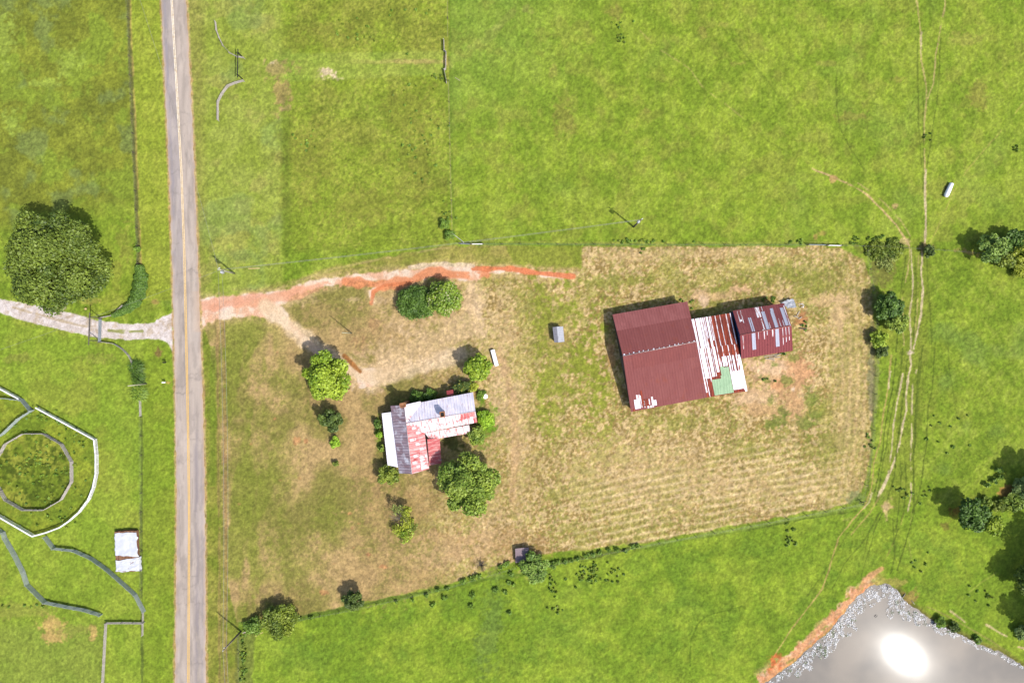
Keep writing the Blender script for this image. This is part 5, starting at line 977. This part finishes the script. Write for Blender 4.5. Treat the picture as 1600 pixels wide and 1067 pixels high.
# long white trough, tank, well cap
def trough(label, a, b, wd, h, name='trough'):
    A0, B0 = G(*a), G(*b); t = thing(name, label, 'trough', tuple((A0+B0)/2)); d = (B0-A0).normalized(); n = Vector((-d.y, d.x, 0)); hh = h*S; m = MB()
    m.beam(A0+Vector((0, 0, hh-.06)), B0+Vector((0, 0, hh-.06)), wd, .08); m.beam(A0+d*.06+Vector((0, 0, hh/2-.05)), B0-d*.06+Vector((0, 0, hh/2-.05)), wd*.86, hh-.1)
    m.build('body', plain('bright_white_shell', (255, 255, 255), (252, 252, 254), .35), t)
    for s in (-1, 1):
        m = MB(); m.beam(A0+n*s*wd/2+Vector((0, 0, hh)), B0+n*s*wd/2+Vector((0, 0, hh)), .07, .07); m.build('rim', plain('trough_rim', (190, 188, 190)), t)
trough('long narrow white trough beside the small bright green tree', (769.8, 546.5), (776.5, 571.5), .95, 6)
c = G(1480, 297); t = thing('tank', 'white fibreglass tank lying in the northeast pasture', 'tank', tuple(c)); a, b = G(1476, 308, .45), G(1485.5, 287, .45); d = (b-a).normalized(); m = MB()
m.tube([a-d*.1, a+d*.1, a+d*.35, a.lerp(b, .45), b-d*1.2, b-d*.1, b+d*.05], [.1, .45, .56, .55, .52, .5, .15], 14); m.build('body', plain('tank_shell', (255, 255, 255), (254, 252, 252), .3), t, True)
for f, s in ((.58, 1), (.7, 1), (.05, .8)): p = a.lerp(b, f)+Vector((-.55*s, .1, -.1)); m = MB(); m.tube([p, p+Vector((-.35, .1, -.1))], [.12, .12], 8); m.build('fitting', M_BLK, t, True)
c = G(758.5, 619); t = thing('well_cap', 'round white well cap off the east end of the farmhouse', 'well cap', tuple(c)); m = MB(); m.tube([c-Vector((0, 0, .2)), c+Vector((0, 0, .55))], [.5, .5], 22); m.build('casing', plain('concrete', (206, 202, 196)), t); m = MB(); m.tube([c+Vector((0, 0, .555)), c+Vector((0, 0, .64)), c+Vector((0, 0, .7))], [.57, .57, .3], 22); m.build('lid', M_INS, t)
# mailboxes
for x, y, lb in ((260, 566, 'upper black mailbox on the west shoulder of the road'), (259, 597, 'lower black mailbox with white top on the west shoulder of the road')):
    c = G(x, y); t = thing('mailbox', lb, 'mailbox', tuple(c), 'roadside mailboxes'); m = MB(); m.box(c+Vector((0, 0, .5)), .12, .12, 1.1); m.build('post', M_POST, t)
    m = MB(); q = c+Vector((.1, 0, 1.25)); pr = []; n = 8
    for k in range(n+1): a = math.pi*k/n; pr.append((math.cos(a)*.16, math.sin(a)*.18))
    pr = [(.16, -.16)]+pr+[(-.16, -.16)]
    for (y0, z0), (y1, z1) in zip(pr, pr[1:]+pr[:1]): m.quad(q+Vector((-.35, y0, z0)), q+Vector((.35, y0, z0)), q+Vector((.35, y1, z1)), q+Vector((-.35, y1, z1)))
    for s in (-.35, .35): 
        i = len(m.v); m.v += [tuple(q+Vector((s, a_, b_))) for a_, b_ in pr]; m.f.append(tuple(range(i, i+len(pr)))); m.uv.append(tuple((0, 0) for _ in pr))
    m.build('box', M_BLK if y < 580 else M_INS, t); m = MB(); m.box(q+Vector((.1, .2, .16)), .05, .02, .28); m.build('flag', plain('flag_red', (180, 40, 36)), t)
# scattered boards, junk near barns
def board(label, x, y, l, wd, ang, mat, z=.06, h=.06, name='board', cat='board', group='loose boards'):
    m = MB(); m.box(G(x, y, z), l*S, wd*S, h, math.radians(ang)); tag(m.build(name, mat, None, False, G(x, y, 0)), label, cat, group)
M_NEWW = plain('pale_new_board', (240, 216, 150), (222, 194, 130)); M_OLDW = plain('bleached_old_board', (222, 208, 188), (180, 164, 144))
board('pale new board lying in the grass by the roadside pole', 397, 419.5, 18, 1.4, 2, M_NEWW); board('short white pole lying in the pasture beside the wooden lane gate', 715, 124, 9, .7, -32, M_OLDW)
board('yellow board leaning in the bushes near the bottom utility pole', 407, 988, 13, 1.0, 28, M_NEWW, .9); board('grey board beside the base of the bottom utility pole', 389, 984, 17, 1.3, 18, M_OLDW, .8)
for k, (x, y, l, a, lb) in enumerate(((1205, 555.5, 22, 10, 'longest bleached board on the pile by the small barn'), (1210, 558.5, 18, 4, 'middle bleached board on the pile by the small barn'), (1203, 561, 15, -6, 'lowest bleached board on the pile by the small barn'), (1215, 554.5, 12, 22, 'short tilted board on the pile by the small barn'))): board(lb, x, y, l, 1.3, a, M_OLDW, .1+.06*k)
for k, (x, y, l, a, lb) in enumerate(((1247, 490, 8, 60, 'short board in the junk heap right of the small barn'), (1244, 495, 7, -20, 'flat board across the junk heap right of the small barn'), (1250, 497, 6, 30, 'broken board end at the right of the junk heap'), (1254, 513.5, 11, -6, 'dark charred board lying below the junk heap'))): board(lb, x, y, l, 1.6, a, M_OLDW if k < 3 else M_BARNW, .12+.05*k)
def sheet(name, label, cx_, cy_, pts, z, mat, cat, seed):
    n = 16; P = [G(cx_+a, cy_+b, z) for a, b in pts]; g = np.zeros((n, n, 3)); 
    for i in range(n):
        for j in range(n): u, v = i/(n-1), j/(n-1); g[j, i] = (P[0]*(1-u)+P[1]*u)*(1-v)+(P[3]*(1-u)+P[2]*u)*v
    uu, vv = np.meshgrid(np.arange(n), np.arange(n)); g[..., 2] += fbm(uu*5., vv*5., 16, seed, 3)*.7-.2; g[..., 0] += (fbm(uu*5.+50, vv*5., 12, seed, 3)-.5)*.6; g[..., 1] += (fbm(uu*5.+90, vv*5., 12, seed, 3)-.5)*.6
    i2 = np.arange(n*n).reshape(n, n); f = np.stack([i2[1:, :-1], i2[1:, 1:], i2[:-1, 1:], i2[:-1, :-1]], -1).reshape(-1, 4); c0 = np.array(G(cx_, cy_, 0)); o = raw_mesh(name, g.reshape(-1, 3)-c0, f, mat); o.location = tuple(c0); tag(o, label, cat)
sheet('crumpled_sheet', 'crumpled grey white sheeting beside the northeast corner of the small barn', 1232, 475, [(-14, -3), (5, -8), (10, 6), (-4, 7)], .8, plain('old_white_sheeting', (214, 218, 228), (180, 186, 196), .6), 'sheeting', 1)
c = G(1252, 478); t = thing('scrap_frame', 'small white bent metal frame right of the crumpled sheeting', 'scrap frame', tuple(c)); m = MB(); q = [c+Vector(v) for v in ((-.6, .3, .3), (.1, .5, .6), (.6, .1, .3), (.3, -.4, .5), (-.5, -.2, .2), (-.6, .3, .3))]; m.tube(q, [.06]*6, 6); m.build('frame', M_INS, t, True); m = MB(); m.tube([q[1], q[3]], [.05, .05], 6); m.build('brace', M_INS, t, True)
# rubble of flat stones at the gravel drive, corner post at lane
c = G(1345, 783); t = thing('corner_post', 'dark braced corner post at the southeast corner of the stubble field', 'fence post', tuple(c)); m = MB(); m.tube([c-Vector((0, 0, .2)), c+Vector((0, 0, 1.5))], [.12, .11], 8); m.build('post', M_BARNW, t); m = MB(); m.beam(c+Vector((-.9, -.25, .9)), c+Vector((.9, .25, .9)), .1, .1); m.build('brace', M_BARNW, t)
c = G(134.8, 482.5); t = thing('yard_globe', 'small white globe standing on the lawn left of the entrance arch', 'globe', tuple(c)); m = MB(); r = .3; m.tube([c+Vector((0, 0, r-r*math.cos(a))) for a in (0.15, .6, 1.1, 1.57, 2.1, 2.6, 3.0)], [r*math.sin(a) for a in (0.15, .6, 1.1, 1.57, 2.1, 2.6, 3.0)], 12); m.build('ball', M_NEWW, t, True)
